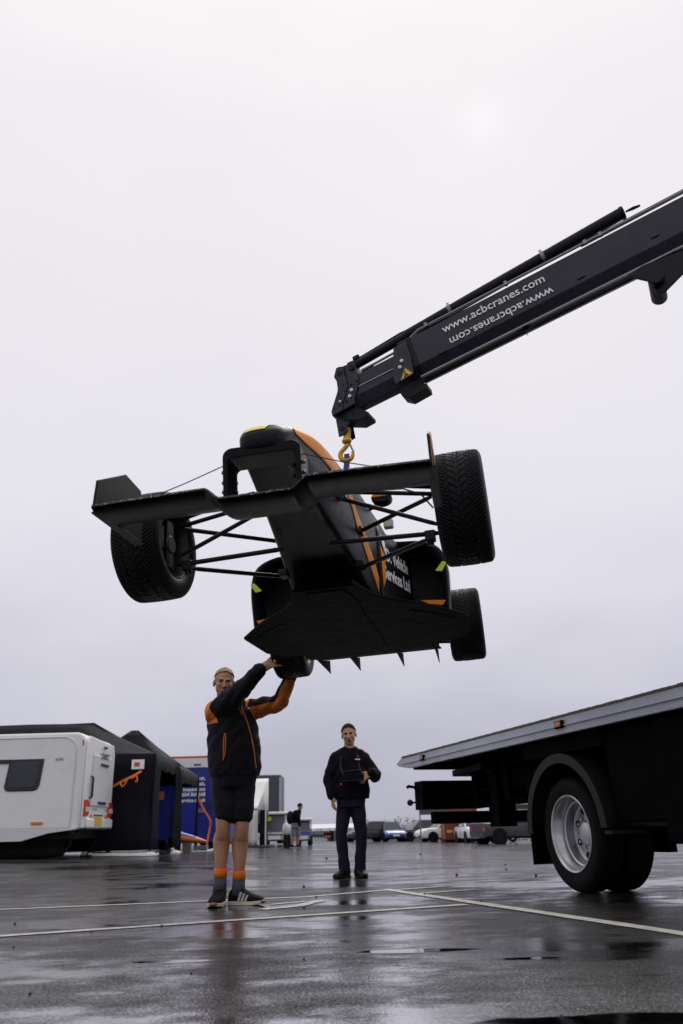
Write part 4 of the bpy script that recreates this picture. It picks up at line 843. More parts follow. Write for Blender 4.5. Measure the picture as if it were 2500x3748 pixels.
trim([(872, 2590), (880, 2603), (886, 2616)], .004, M_JOR, 'chest_zip'); trim([(912, 2551), (900, 2552), (888, 2558)], .0045, M_JOR, 'collar_trim')
l_, n_ = on_jacket(910, 2594)
if l_ is not None: MB().ball(l_ + n_ * .002, (.012, .004, .008), 8, 6).build('chest_logo', M_WHITE, jk)
# cuffs
for w_, e_, r_ in ((wrR, elR, .053), (wrL, elL, .049)):
    d_ = unit(w_ - e_); o = MB().tube([w_ - d_ * .03, w_ + d_ * .004, w_ + d_ * .014], [r_ * 1.02, r_ * 1.04, r_ * .9], 20, cap=False).build('cuff', M_JKT, jk, smooth=60, solid=.004); o.data.transform(p1.matrix_world.inverted())
# shorts
sb_ = MB(); torso(sb_, [(A1(858, 2885), .155, .125), (A1(860, 2830), .185, .150), (A1(860, 2790), .185, .150)], TF)
hemR, hemL = A1(828, 2985, 6.63), A1(884, 2992, 6.65)
for h_, e_ in ((hR, hemR), (hL, hemL)): limb(sb_, [h_ + V3(0, 0, .02), h_ * .5 + e_ * .5, e_ + V3(0, 0, .02)], [.112, .103, .092], 18, 6)
for e_ in (hemR, hemL): sb_.cyl(e_ + V3(0, 0, .10), e_ - V3(0, 0, .012), .098, .090, n=20)
fobj(sb_, 'shorts', M_SHORT, p1, .0075, 3, wr=(.003, 45))
for a_, k_ in ((aR, kR), (aL, kL)):
    d_ = unit(k_ - a_); q = MB().tube([a_ + d_ * .02, a_ + d_ * .05, a_ + d_ * .085], [.0475, .047, .049], 20, cap=False).build('sock_band', M_SOCKO, p1, smooth=60, solid=.005); q.data.transform(p1.matrix_world.inverted())
    q = MB().tube([a_ - d_ * .085, a_ - d_ * .03, a_ + d_ * .021], [.052, .048, .0465], 20, cap=False).build('sock', M_SOCKG, p1, smooth=60, solid=.004); q.data.transform(p1.matrix_world.inverted())
gr = lambda x, y: on_plane(x, y)
shoe(p1, V3(aR[0] + .005, aR[1] + .075, 0), V3(aR[0] - .015, aR[1] - .215, 0), .105, .085)
shoe(p1, V3(aL[0] - .07, aL[1] + .03, 0), V3(aL[0] + .195, aL[1] - .075, 0), .102, .085, side=1, stripes=True)
q = MB().lathe([(-.004, .0112), (-.004, .0125), (.004, .0125), (.004, .0112)], wrR + hdR * .135, hdR, 16).build('ring', M_RING, p1); q.data.transform(p1.matrix_world.inverted())

# --- operator with remote-control harness
YO = 10.05
p2 = empty('person', tuple(on_plane(1282, 3208))); bpy.context.view_layer.update()
grp(p2, 'man in black fleece and dark jeans with crane remote-control harness on his belly', 'person')
A2 = lambda x, y, Y=YO: at(x, y, Y)
hc2 = A2(1277, 2690, YO); F2 = unit(CAM + V3(-.6, 0, .45) - hc2); TF2 = unit(V3(.02, -1, 0))
b2 = MB(); P2, H2 = head(b2, hc2, F2, V3(-.10, 0, 1), 1.08)
limb(b2, [hc2 + V3(.0, .03, -.08), hc2 + V3(.005, .06, -.22)], [.060, .068], 16, 4)
torso(b2, [(A2(1285, 2925), .15, .11), (A2(1283, 2850), .155, .115), (A2(1280, 2780), .16, .115), (A2(1279, 2750), .13, .09), (A2(1278, 2736), .07, .07)], TF2)
s2R, e2R, w2R = A2(1231, 2776), A2(1206, 2852, YO), A2(1216, 2912, YO - .08); s2L, e2L, w2L = A2(1329, 2776), A2(1372, 2838, YO - .05), A2(1358, 2829, YO - .24)
h2R, h2L = A2(1262, 2925), A2(1306, 2925); k2R, k2L = A2(1249, 3062, YO - .02), A2(1323, 3062, YO - .02); a2R, a2L = A2(1262, 3186), A2(1317, 3186)
for h_, k_, a_ in ((h2R, k2R, a2R), (h2L, k2L, a2L)): limb(b2, [h_, k_, a_ - V3(0, 0, .03)], [.085, .058, .045], 14, 6)
for s_, e_, w_ in ((s2R, e2R, w2R), (s2L, e2L, w2L)): limb(b2, [s_, e_, w_], [.05, .045, .032], 14, 6)
hand(b2, w2R, unit(V3(.10, -.15, -1)), unit(V3(.9, .4, 0)), 1.05, (.25, .35, .45, .5), .14, 1, tdir=V3(.45, -.5, -.8))
hand(b2, w2L, unit(V3(-.85, -.25, -.50)), unit(V3(-.2, .7, -.7)), 1.05, (.45, .5, .55, .6), .22, -1, tdir=V3(-.9, -.2, .1))
fobj(b2, 'body', M_SKIN2, p2, .0052, 3); face_on(p2, P2, H2, 1.08, M_BROWN, M_MOUTH, mouth=.007); hair_cap(P2, H2, 1.08, .72, 1.1, .004, M_BROWN, p2, .47)
q = MB().ball(P2(0, .098, -.053), (.026, .008, .007), 12, 8, H2).build('moustache', M_GREY, p2); q.data.transform(p2.matrix_world.inverted())
j2 = MB(); torso(j2, [(A2(1289, 2924), .205, .150), (A2(1287, 2890), .215, .165), (A2(1284, 2830), .208, .160), (A2(1281, 2780), .205, .145), (A2(1280, 2754), .180, .115), (A2(1279, 2738), .105, .088)], TF2)
limb(j2, [s2R, s2R * .5 + e2R * .5, e2R, e2R * .4 + w2R * .6, w2R + (w2R - e2R) * .02], [.086, .082, .078, .070, .056], 18, 6); limb(j2, [s2L, s2L * .5 + e2L * .5, e2L, e2L * .5 + w2L * .5, w2L], [.086, .082, .080, .072, .058], 18, 6)
limb(j2, [hc2 + V3(0, .06, -.19), s2R], [.085, .085], 16, 6); limb(j2, [hc2 + V3(0, .06, -.19), s2L], [.085, .085], 16, 6)
limb(j2, [hc2 + V3(0, .06, -.175), hc2 + V3(0, .06, -.21)], [.080, .10], 18, 4)
fobj(j2, 'fleece', M_BLK, p2, .0075, 4, wr=(.006, 40))
jn = MB(); torso(jn, [(A2(1284, 2955), .165, .125), (A2(1285, 2915), .178, .130), (A2(1285, 2890), .17, .125)], TF2)
for h_, k_, a_ in ((h2R, k2R, a2R), (h2L, k2L, a2L)): limb(jn, [h_ + V3(0, 0, .02), h_ * .5 + k_ * .5, k_, k_ * .5 + a_ * .5, a_ - V3(0, 0, .02)], [.096, .084, .068, .064, .070], 18, 6)
fobj(jn, 'jeans', M_JEAN, p2, .008, 3, wr=(.004, 34))
shoe(p2, V3(a2R[0] + .04, a2R[1] + .07, 0), V3(a2R[0] - .11, a2R[1] - .19, 0), .11, .075, mats=(M_BOOT, M_BOOT), gum=False); shoe(p2, V3(a2L[0] - .02, a2L[1] + .07, 0), V3(a2L[0] + .05, a2L[1] - .20, 0), .11, .075, mats=(M_BOOT, M_BOOT), gum=False)
def p2add(mb, name, m, par=None, **k): o = mb.build(name, m, par or p2, **k); o.data.transform(p2.matrix_world.inverted()); return o
q = p2add(MB().lathe([(-.018, .040), (-.018, .046), (.018, .046), (.018, .040)], w2R - unit(w2R - e2R) * .0, unit(w2R - e2R), 18), 'wristwatch', M_STRAP)
cc = A2(1293, 2846, YO - .235); ctl = p2add(MB().box(cc, (.25, .10, .075)), 'control_box', M_BLK, bevel=.012)
p2add(MB().tube([cc + V3(-.135, -.06, .06), cc + V3(-.05, -.085, .072), cc + V3(.06, -.085, .078), cc + V3(.135, -.06, .075)], .0065, 8), 'guard_rail', M_STRAP, ctl); p2add(MB().tube([cc + V3(-.135, -.065, -.042), cc + V3(0, -.075, -.036), cc + V3(.135, -.065, -.032)], .0055, 8), 'guard_rail', M_STRAP, ctl)
for k in range(5): p2add(MB().cyl(cc + V3(-.09 + .045 * k, -.03, .04), cc + V3(-.09 + .045 * k, -.035, .055), .007, n=8), 'lever', M_BLK, ctl)
p2add(MB().ball(cc + V3(-.142, -.04, -.075), (.012, .012, .016), 8, 6), 'stop_button', mat('red_button', (.55, .04, .02), .4), ctl)
for sgn in (-1, 1): p2add(MB().rings([[p + V3(a, b, 0) for a, b in ((-.011, -.003), (.011, -.003), (.011, .004), (-.011, .004))] for p in catmull([hc2 + V3(.080 * sgn, .02, -.170), hc2 + V3(.098 * sgn, -.118, -.25), hc2 + V3(.112 * sgn, -.172, -.38), cc + V3(.112 * sgn, -.030, .035)], 14)]), 'harness_strap', M_STRAP, smooth=60)
l2 = A2(1309, 2779, YO - .168); p2add(MB().box(l2, (.060, .006, .012)), 'chest_logo', M_WHITE); p2add(MB().prism([l2 + V3(*p) for p in [(.0, -.004, .022), (.018, -.004, .022), (.006, -.004, .048), (-.008, -.004, .048)]], (0, .004, 0)), 'chest_logo', mat('red_print', (.5, .06, .02), .6))
# ---------------------------------------------------------------- background: caravan, tents, van, parked vehicles
M_CWHITE = mat('caravan_white', (.87, .87, .86), .35, var=.03, vscale=2, dirt=(.62, .62, .60, .35), dscale=2); M_CSKIRT = mat('caravan_skirt', (.70, .71, .72), .4, var=.04)
M_GLASS = mat('tinted_glass', (.020, .022, .032), .12, spec=.6, var=.2); M_FRAME = mat('window_rubber', (.014, .013, .018), .5)
M_RED = mat('red_lens', (.58, .04, .02), .25); M_CLEAR = mat('clear_lens', (.70, .68, .66), .15); M_NPLATE = mat('yellow_plate', (.70, .45, .03), .5); M_TXT = mat('dark_lettering', (.05, .06, .08), .5); M_GSTEEL = mat('galvanised', (.20, .20, .21), .5, metal=.5)
M_TENT = mat('black_tent_fabric', (.008, .0075, .012), .65, var=.25, vscale=3, bump=.25, bscale=6, spec=.10); M_TENTIN = mat('tent_inside', (.010, .009, .011), .8); M_RAG = mat('white_ground_sheet', (.72, .72, .70), .6, var=.15, vscale=6)
M_STRAPO = mat('orange_strap', (.82, .20, .02), .6, var=.15, vscale=20); M_BLUE = mat('royal_blue_paint', (.022, .030, .26), .35, var=.12, vscale=1.5); M_VWHITE = mat('van_white', (.78, .78, .80), .35, var=.04); M_VOR = mat('van_orange', (.55, .10, .02), .4, var=.1)
def tinv(o, root): o.data.transform(root.matrix_world.inverted()); return o
def part(mb, name, m, root, par=None, **k): return tinv(mb.build(name, m, par or root, **k), root)
def root_at(name, p, rz=0):
    e = empty(name, (p[0], p[1], gz(p[0], p[1])), rz); bpy.context.view_layer.update(); return e
# --- caravan (long side towards us, rear end to the right)
cx, cy = -5.68, 17.5; g0 = gz(cx, cy); cv = root_at('caravan', (cx - 3.5, cy + 1.1)); grp(cv, 'white touring caravan parked in front of the black tent', 'caravan')
def rr(x0, x1, z0, z1, r_tr, r_tl=.1, n=8):
    P = [(x0, z0), (x1, z0)]; P += [(x1 - r_tr + r_tr * math.cos(t), z1 - r_tr + r_tr * math.sin(t)) for t in np.linspace(0, math.pi / 2, n)]; P += [(x0 + r_tl - r_tl * math.sin(t), z1 - r_tl + r_tl * math.cos(t)) for t in np.linspace(0, math.pi / 2, n)]; return P
part(MB().prism([(x, cy + .01, g0 + z) for x, z in rr(cx - 7.2, cx + .10, .56, 2.50, .22)], (0, 2.18, 0)), 'shell', M_CWHITE, cv, bevel=.05, seg=3)
sd_ = part(MB().prism([(x, cy - .012, g0 + z) for x, z in rr(cx - 7.1, cx - .08, .60, 2.40, .28)], (0, .02, 0)), 'side_panel', M_CWHITE, cv, bevel=.008)
part(MB().tube([(x, cy - .016, g0 + z) for x, z in [(cx - .08, .62), (cx - .08, 2.12)] + [(cx - .36 + .28 * math.cos(t), 2.12 + .28 * math.sin(t)) for t in np.linspace(0, math.pi / 2, 8)] + [(cx - 7, 2.40)]], .012, 6), 'awning_rail', M_CSKIRT, cv)
part(MB().prism([(cx - 7.1, cy - .01, g0 + .38), (cx - 1.05, cy - .01, g0 + .36), (cx - .5, cy - .01, g0 + .50), (cx + .06, cy - .01, g0 + .56), (cx + .06, cy - .01, g0 + .60), (cx - 7.1, cy - .01, g0 + .60)], (0, .05, 0)), 'skirt', M_CSKIRT, cv, bevel=.006)
wn = part(MB().prism([(x, cy - .035, g0 + z) for x, z in [(cx - 1.52, 1.42), (cx - 1.49, 1.35), (cx - 1.42, 1.33), (cx - .90, 1.33), (cx - .82, 1.36), (cx - .78, 1.44), (cx - .73, 1.97), (cx - 1.46, 1.97)]], (0, .03, 0)), 'window', M_FRAME, cv, bevel=.02)
part(MB().prism([(x, cy - .045, g0 + z) for x, z in [(cx - 1.45, 1.44), (cx - 1.40, 1.40), (cx - .91, 1.40), (cx - .85, 1.45), (cx - .81, 1.91), (cx - 1.41, 1.91)]], (0, .01, 0)), 'pane', M_GLASS, cv, wn, bevel=.012)
part(MB().box((cx - 3.6, cy - .03, g0 + 1.93), (4.3, .02, .08)), 'dark_band', M_FRAME, cv); part(MB().box((cx - .75, cy - .03, g0 + .70), (.24, .02, .05)), 'side_marker', M_AMB, cv, bevel=.006)
letters('650', .07, M_TXT, m4((cx - .42, cy - .03, g0 + 1.95), (1, 0, 0), (0, 0, 1)), cv, sx=1.6, shear=.3).data.transform(cv.matrix_world.inverted())
# rear end: moulded panel facing +x
rp = part(MB().prism([(cx + .10, y, g0 + z) for y, z in [(cy + .06, .58), (cy + 2.12, .58), (cy + 2.14, .9), (cy + 2.14, 2.2), (cy + 2.02, 2.40), (cy + .18, 2.44), (cy + .06, 2.25)]], (.05, 0, 0)), 'rear_panel', M_CWHITE, cv, bevel=.03)
X = cx + .152
part(MB().box((X + .01, cy + 1.15, g0 + 1.55), (.03, 1.35, 1.05)), 'rear_bulge', M_CSKIRT, cv, rp, bevel=.02); part(MB().box((X + .02, cy + 1.2, g0 + .68), (.06, 1.9, .20)), 'rear_bumper', M_CWHITE, cv, rp, bevel=.03)
part(MB().tube([(X, cy + .42, g0 + 1.62), (X + .05, cy + .42, g0 + 1.60), (X + .05, cy + .42, g0 + 1.20), (X, cy + .42, g0 + 1.18)], .025, 8), 'grab_handle', M_FRAME, cv, rp)
for z in (1.90, 1.10): part(MB().box((X + .03, cy + 1.25, g0 + z), (.03, .55, .05)), 'vent', M_FRAME, cv, rp)
part(MB().box((X + .03, cy + 1.25, g0 + 2.28), (.03, .20, .04)), 'high_brake_lamp', M_FRAME, cv, rp)
for y in (cy + .25, cy + 1.98):
    lp = part(MB().rings([[(X - .01 + .04 * (k < 1), y + a * k, g0 + .97 + b * k) for a, b in ((-.17, -.16), (.10, -.16), (.17, -.08), (.17, .10), (.08, .18), (-.17, .18))] for k in (1, .92)]), 'rear_lamp', M_RED, cv, rp, bevel=.01); part(MB().box((X + .035, y, g0 + .95), (.02, .24, .10)), 'reverse_lens', M_CLEAR, cv, lp)
    part(MB().box((X + .02, y + (.32 if y < cy + 1 else -.3), g0 + .78), (.02, .07, .16)), 'reflector', M_AMB, cv, rp, bevel=.01)
np_ = part(MB().box((X + .055, cy + 1.0, g0 + .72), (.02, .46, .16)), 'number_plate', M_NPLATE, cv, rp)
part(MB().box((cx + .05, cy + .02, g0 + 2.28), (.03, .03, .12)), 'corner_marker', M_RED, cv); part(MB().box((X + .05, cy + 1.0, g0 + .84), (.02, .60, .03)), 'plate_lamp', M_FRAME, cv, rp)
def clet(t, s, y, z, m, **k): o = letters(t, s, m, m4((X + .04, y, g0 + z), (0, 1, 0), (0, 0, 1)), cv, **k); o.data.transform(cv.matrix_world.inverted()); return o
clet('SWIFT', .17, cy + 1.25, 2.08, M_TXT, bold=.006, sx=1.25); clet('ELEGANCE', .06, cy + .75, .96, M_TXT, sx=1.2); clet('650', .07, cy + 1.62, .96, M_TXT, sx=1.2)
for y in (cy + .25, cy + 1.95):
    part(MB().tube([(cx - .25, y, g0 + .56), (cx - .10, y, g0 + .30), (cx - .28, y, g0 + .03)], .022, 6).tube([(cx + .02, y, g0 + .56), (cx - .12, y, g0 + .28)], .018, 6).box((cx - .28, y, g0 + .02), (.22, .16, .03)), 'steady_leg', M_DARK, cv)
for y in (cy + .22, cy + 2.0): part(MB().lathe([(-.09, .12), (-.09, .27), (-.05, .31), (.05, .31), (.09, .27), (.09, .12)], (cx - 3.2, y, g0 + .31), (0, 1, 0), 32), 'wheel', M_TTYRE, cv)
part(MB().box((cx - 3.4, cy + 1.1, g0 + .47), (6.6, 1.9, .16)), 'underbody', M_DARK, cv); part(MB().box((cx - 1.6, cy + 1.1, g0 + .25), (1.9, 1.2, .45)), 'spare_carrier', M_DARK, cv, bevel=.08)
# --- black pop-up tents
def tent(name, x0, x1, y0, y1, he, hr, ridge, label, walls, lean=0):
    """eaves height he, ridge height hr; ridge = half length of ridge along x"""
    xc, yc = (x0 + x1) / 2, (y0 + y1) / 2; r = root_at(name, (xc, yc)); b = gz(xc, yc); grp(r, label, 'tent')
    def pt(x, y, z): return V3(x, y, b + z)
    A_ = [pt(x0, y0, he), pt(x1, y0, he), pt(x1, y1, he), pt(x0, y1, he)]; R_ = [pt(xc - ridge, yc, hr), pt(xc + ridge, yc, hr)]
    def face(q, n=10, sag=.10):
        a, b_, c, d = q; G = []
        for i in np.linspace(0, 1, n):
            row = []
            for j in np.linspace(0, 1, n):
                p = (a * (1 - j) + b_ * j) * (1 - i) + (d * (1 - j) + c * j) * i; s = sag * (4 * i * (1 - i)) * (.6 + .4 * 4 * j * (1 - j)); row.append(p - V3(0, 0, s + .012 * math.sin(j * 9 + i * 5)))
            G.append(row)
        return G
    for q in ([A_[0], A_[1], R_[1], R_[0]], [A_[1], A_[2], R_[1], R_[1]], [A_[2], A_[3], R_[0], R_[1]], [A_[3], A_[0], R_[0], R_[0]]): part(MB().sheet(face(q)), 'roof_panel', M_TENT, r, smooth=180, solid=.01)
    for k in range(4):
        a, c = A_[k], A_[(k + 1) % 4]; G = [[a + (c - a) * t - V3(0, 0, dz) + V3(0, 0, .02 * math.sin(t * 25) * (dz > 0)) for t in np.linspace(0, 1, 20)] for dz in (-.02, .15, .32)]
        part(MB().sheet(G), 'valance', M_TENT, r, smooth=180, solid=.008)
        part(MB().cyl(a - V3(0, 0, 0), V3(a[0], a[1], b), .025, n=8), 'tent_leg', M_TENT, r)
    for (ax, ay, bx, by) in walls:
        P, Q = V3(ax, ay, 0), V3(bx, by, 0); nrm = unit(V3(-(Q - P)[1], (Q - P)[0], 0)); G = []
        for h in np.linspace(0.03, he, 9): G.append([V3(*(P + (Q - P) * t)[:2], b + h) + nrm * .035 * math.sin(t * 17 + h * 3) * (1 - h / he * .6) for t in np.linspace(0, 1, 26)])
        part(MB().sheet(G), 'wall_panel', M_TENT, r, smooth=180, solid=.008)
    return r, b
xr = -4.66
tA, bA = tent('popup_tent', xr - 9.0, xr, 20.0, 22.9, 2.16, 3.12, 2.5, 'large black pop-up tent right behind the caravan', [(xr - 9.0, 19.98, xr, 19.98), (xr, 20.0, xr - .02, 20.75), (xr, 22.45, xr, 22.9), (xr - 4.6, 22.9, xr - 1.5, 22.9)])
tB, bB = tent('popup_tent', xr - 3.4, xr, 23.0, 25.95, 2.10, 3.35, .1, 'smaller black pop-up tent between the large tent and the blue van', [(xr, 23.0, xr, 23.45), (xr, 25.8, xr, 25.95), (xr - 3.4, 25.95, xr - .9, 25.95)])
sg = part(MB().box((xr - .38, 19.90, bA + 1.93), (.30, .02, .22)), 'tent_badge', M_WHITE, tA); part(MB().box((xr - .40, 19.885, bA + 1.93), (.12, .01, .09)), 'badge_print', M_VOR, tA, sg)
for pts, m in (([(xr - 1.55, 19.9), (xr - .8, 19.82), (xr + .02, 19.86), (xr + .18, 20.1)], 0), ([(xr - .02, 22.5), (xr + .2, 22.7), (xr + .05, 23.3)], 0), ([(xr + .1, 24.9), (xr + .45, 25.0), (xr + .6, 25.4)], 0), ([(xr - 3.6, 19.4), (xr - 3.0, 19.2), (xr - 2.4, 19.3)], 0)):
    P = catmull([V3(x, y, 0) for x, y in pts], 14); G = [[V3(p[0], p[1], gz(p[0], p[1]) + .012)  - V3(0, .10 + .03 * random.random(), 0) for p in P], [V3(p[0], p[1], gz(p[0], p[1]) + .05 + .05 * random.random()) for p in P], [V3(p[0], p[1], gz(p[0], p[1]) + .02) + V3(0, .12, 0) for p in P]]
    o = MB().sheet(G).build('ground_sheet', M_RAG, smooth=60, solid=.01)
    lab = {-1.55: 'white ground sheet rumpled along the foot of the large tent wall', -.02: 'short white ground sheet at the tent entrance post', .1: 'small white ground sheet scrap beside the car nose cone', -3.6: 'white ground sheet strip showing under the caravan'}[round(pts[0][0] - xr, 2)]
    grp(o, lab, 'ground sheet', 'white ground sheets')
# blue panel stands in for the van side seen through the tent opening
bd = root_at('van_side_panel', (xr - .9, 22.0)); bz = gz(xr - .9, 22.0); grp(bd, 'blue panel with orange strip standing in for the van side seen through the tent opening', 'board')
part(MB().box((xr - .9, 22.6, bz + 1.0), (1.7, .05, 1.35)), 'board_panel', M_BLUE, bd); part(MB().box((xr - .75, 22.56, bz + 1.42), (.9, .02, .22)), 'orange_strip', mat('faded_orange', (.62, .25, .10), .5), bd)
for k in (-.8, .8): part(MB().box((xr - .9 + k, 22.6, bz + .2), (.04, .3, .4)), 'board_foot', M_DARK, bd)
# ratchet straps
def strap(pts, w, label, tail=None):
    b = MB(); P = catmull(pts, 24); d = unit(np.array(pts[-1]) - np.array(pts[0])); s = unit(np.cross(d, V3(0, 1, 0))) * w / 2
    b.rings([[p - s, p + s, p + s + V3(0, .006, 0), p - s + V3(0, .006, 0)] for p in P])
    if tail: b.tube(catmull(tail, 16), .018, 6)
    o = b.build('ratchet_strap', M_STRAPO, smooth=60); return grp(o, label, 'strap')
q = lambda x, y, Y: at(x, y, Y)
strap([q(410, 2880, 19.8), q(450, 2858, 19.75), q(490, 2838, 19.75), q(518, 2822, 19.8)], .055, 'orange ratchet strap slung from the caravan across the black tent wall', [q(440, 2865, 19.7), q(448, 2880, 19.68), q(458, 2868, 19.68), q(470, 2850, 19.7), q(485, 2848, 19.7), q(500, 2840, 19.7), q(502, 2862, 19.68), q(495, 2858, 19.68)])
strap([q(722, 2910, 25.9), q(745, 2960, 25.7), q(770, 3002, 25.6), q(768, 3030, 25.6), q(762, 3060, 25.5), q(756, 3104, 25.4)], .06, 'long orange ratchet strap hanging from the tent corner to the ground')
# blue service van
vx0, vx1, vy = q(540, 2775, 29)[0], q(845, 2775, 29)[0], 29.0; vb = gz((vx0 + vx1) / 2, vy); van = root_at('service_van', ((vx0 + vx1) / 2, vy + 1.2)); grp(van, 'royal blue box van with white lettering and orange and white top behind the tents', 'van')
part(MB().box(((vx0 + vx1) / 2, vy + 1.2, vb + 1.42), (vx1 - vx0, 2.3, 2.42)), 'box_body', M_BLUE, van, bevel=.03); part(MB().box(((vx0 + vx1) / 2, vy + 1.2, vb + 2.83), (vx1 - vx0, 2.3, .40)), 'roof_box', M_VOR, van, bevel=.02)
part(MB().prism([(q(605, 2810, vy)[0], vy + .04, vb + 2.64), (vx1 - .02, vy + .04, vb + 2.64), (vx1 - .02, vy + .04, vb + 2.95), (q(622, 2780, vy)[0], vy + .04, vb + 2.95)], (0, -.012, 0)), 'white_top_panel', M_VWHITE, van)
part(MB().box((q(722, 2803, vy)[0], vy + .02, vb + 2.73), (.24, .03, .045)), 'vent', M_FRAME, van); part(MB().box((q(770, 2943, vy)[0], vy + .03, vb + 1.43), (.10, .03, .26)), 'door_handle', M_FRAME, van, bevel=.01)
part(MB().box((q(735, 2966, vy)[0], vy + .03, vb + 1.22), (.32, .03, .13)), 'lock_plate', M_GSTEEL, van); part(MB().box((q(757, 2950, vy)[0], vy + .045, vb + 1.4), (.02, .01, 2.2)), 'door_seam', M_FRAME, van)
for t, y in (('Low Cost,', 2848), ('Medicals,', 2868), ('Inspections', 2888), ('01604 860668', 2907), ('service.co.uk', 2928)):
    o = letters(t, .17, M_WHITE, m4((q(751, y, vy)[0], vy + .045, vb + q(751, y, vy)[2] - vb), (1, 0, 0), (0, 0, 1)), van, bold=.004, align='RIGHT'); o.data.transform(van.matrix_world.inverted())
for x in (vx0 + .7, vx1 - .7): part(MB().lathe([(-.1, .15), (-.1, .33), (-.05, .36), (.05, .36), (.1, .33), (.1, .15)], (x, vy + .2, vb + .36), (0, 1, 0), 28), 'wheel', M_TTYRE, van)
part(MB().box(((vx0 + vx1) / 2, vy + 1.2, vb + .3), (vx1 - vx0 - .3, 1.8, .2)), 'underbody', M_DARK, van)
# orange and blue racing car nose resting on a stand by the tent
nb = q(700, 3085, 25); nbz = gz(nb[0], nb[1]); nc = root_at('car_nose_cone', nb); grp(nc, 'orange and blue racing car nose cone lying beside the tent entrance', 'nose cone')
x0, x1 = q(640, 3050, 25)[0], q(757, 3080, 25)[0]; R = []; R2 = []
for t in np.linspace(0, 1, 10):
    x = x0 + (x1 - x0) * t; h = .20 * (1 - t) ** .8 + .015; zc = .40 - .12 * t; w = .30 * (1 - t) + .06; R.append([V3(x, 25 + w * math.cos(a), nbz + zc + (h if math.sin(a) > 0 else .16 * (1 - t * .7)) * math.sin(a)) for a in np.linspace(0, 2 * math.pi, 20, endpoint=False)])
part(MB().rings(R), 'nose_shell', mat('nose_orange', (.62, .17, .02), .35), nc, smooth=60)
G = [[V3(p[0], p[1] - .004, p[2] + .004) for p in [r[k] for k in (10, 12, 14, 8, 7, 6, 5)][3:]] for r in R[:7]]; part(MB().sheet(G), 'blue_panel', mat('nose_blue', (.06, .13, .62), .35), nc, smooth=60, solid=.004)
G = [[V3(p[0], p[1] - .008, p[2] + .008) for p in [r[k] for k in (7, 6, 5)]] for r in R[:3]]; part(MB().sheet(G), 'white_panel', M_WHITE, nc, smooth=60, solid=.004)
part(MB().box((q(685, 3085, 25)[0], 25.0, nbz + .14), (.22, .3, .28)), 'stand', M_GSTEEL, nc); part(MB().box((q(735, 3090, 25)[0], 25.0, nbz + .12), (.4, .3, .10)), 'stand_tray', M_GSTEEL, nc)
# --- white awning tent and dark grey lorry
lx0, lx1 = q(915, 2838, 45)[0], q(1028, 2836, 45)[0]; lb = gz(lx0, 45); lo = root_at('box_lorry', ((lx0 + lx1) / 2, 46)); grp(lo, 'tall dark grey race lorry body behind the white awning tent', 'lorry')
M_LGREY = mat('lorry_grey', (.060, .062, .085), .4, var=.1, vscale=1.5)
part(MB().box(((lx0 + lx1) / 2, 46.2, lb + 2.2), (lx1 - lx0, 2.4, 2.5)), 'box_body', M_LGREY, lo, bevel=.06); part(MB().box((lx1 - .04, 44.98, lb + 2.15), (.07, .06, 2.3)), 'corner_post', M_ALU, lo); part(MB().box(((lx0 + lx1) / 2, 46.2, lb + .75), (lx1 - lx0 - .2, 2.2, .4)), 'chassis', M_DARK, lo)
for y in (46.6,): part(MB().cyl((lx1 - .3, y, lb + .5), (lx1 - .02, y, lb + .5), .5, n=24), 'wheel', M_TTYRE, lo)
wt = root_at('awning_tent', q(945, 3095, 36)); wb_ = gz(*q(945, 3095, 36)[:2]); grp(wt, 'white sloping awning tent in front of the grey lorry', 'tent'); M_WT = mat('white_canvas', (.76, .75, .73), .6, var=.06, vscale=4, bump=.2, bscale=6)
def W_(x, y, Y): return q(x, y, Y)
a, b_, c, d = W_(860, 2962, 35.5), W_(943, 2960, 35.5), W_(983, 2850, 37.5), W_(890, 2852, 37.5); G = [[(a * (1 - j) + b_ * j) * (1 - i) + (d * (1 - j) + c * j) * i - V3(0, 0, .10 * 4 * i * (1 - i)) for j in np.linspace(0, 1, 10)] for i in np.linspace(0, 1, 10)]
part(MB().sheet(G), 'roof_sheet', M_WT, wt, smooth=180, solid=.02)
G = [[b_ * (1 - t) + c * t - V3(0, 0, dz) for t in np.linspace(0, 1, 10)] for dz in (0, .3)]; part(MB().sheet([[b_, b_ * .5 + c * .5, c], [W_(950, 2975, 35.6), W_(965, 2985, 36.4), W_(981, 2995, 37.4)]]), 'side_curtain', mat('shaded_canvas', (.55, .55, .54), .7), wt, smooth=180, solid=.02)  # white side curtain coloured greyer: the upright wall's shading put into the colour
G = [[V3(*(a * (1 - t) + b_ * t)[:2], 0) + V3(0, .06 * math.sin(t * 22), (a[2] if False else wb_ + .02) * (1 - s) + (a[2] - .05) * s) for t in np.linspace(0, 1, 24)] for s in np.linspace(0, 1, 6)]; part(MB().sheet(G), 'front_curtain', M_WT, wt, smooth=180, solid=.02)
e_ = W_(955, 3095, 35.5); part(MB().box((b_[0] + .18, 36.3, wb_ + .72), (.22, 1.2, 1.44)), 'opening_shade', M_DARK, wt); part(MB().cyl((b_[0] + .33, 35.6, wb_), (b_[0] + .33, 35.6, wb_ + 1.45), .03, n=8), 'pole', M_CSKIRT, wt)  # solid black box stands in for the shade inside the door gap
o = MB().prism([(q(870, 3100, 34.5)[0], 34.4, wb_), (q(1008, 3100, 34.5)[0], 34.4, wb_), (q(1000, 3100, 35)[0], 35.6, wb_ + .05), (q(870, 3100, 35)[0], 35.6, wb_ + .05)], (0, 0, .03)).build('floor_mat', M_DARK, bevel=.005); grp(o, 'dark rubber floor mat in front of the white awning tent', 'mat')
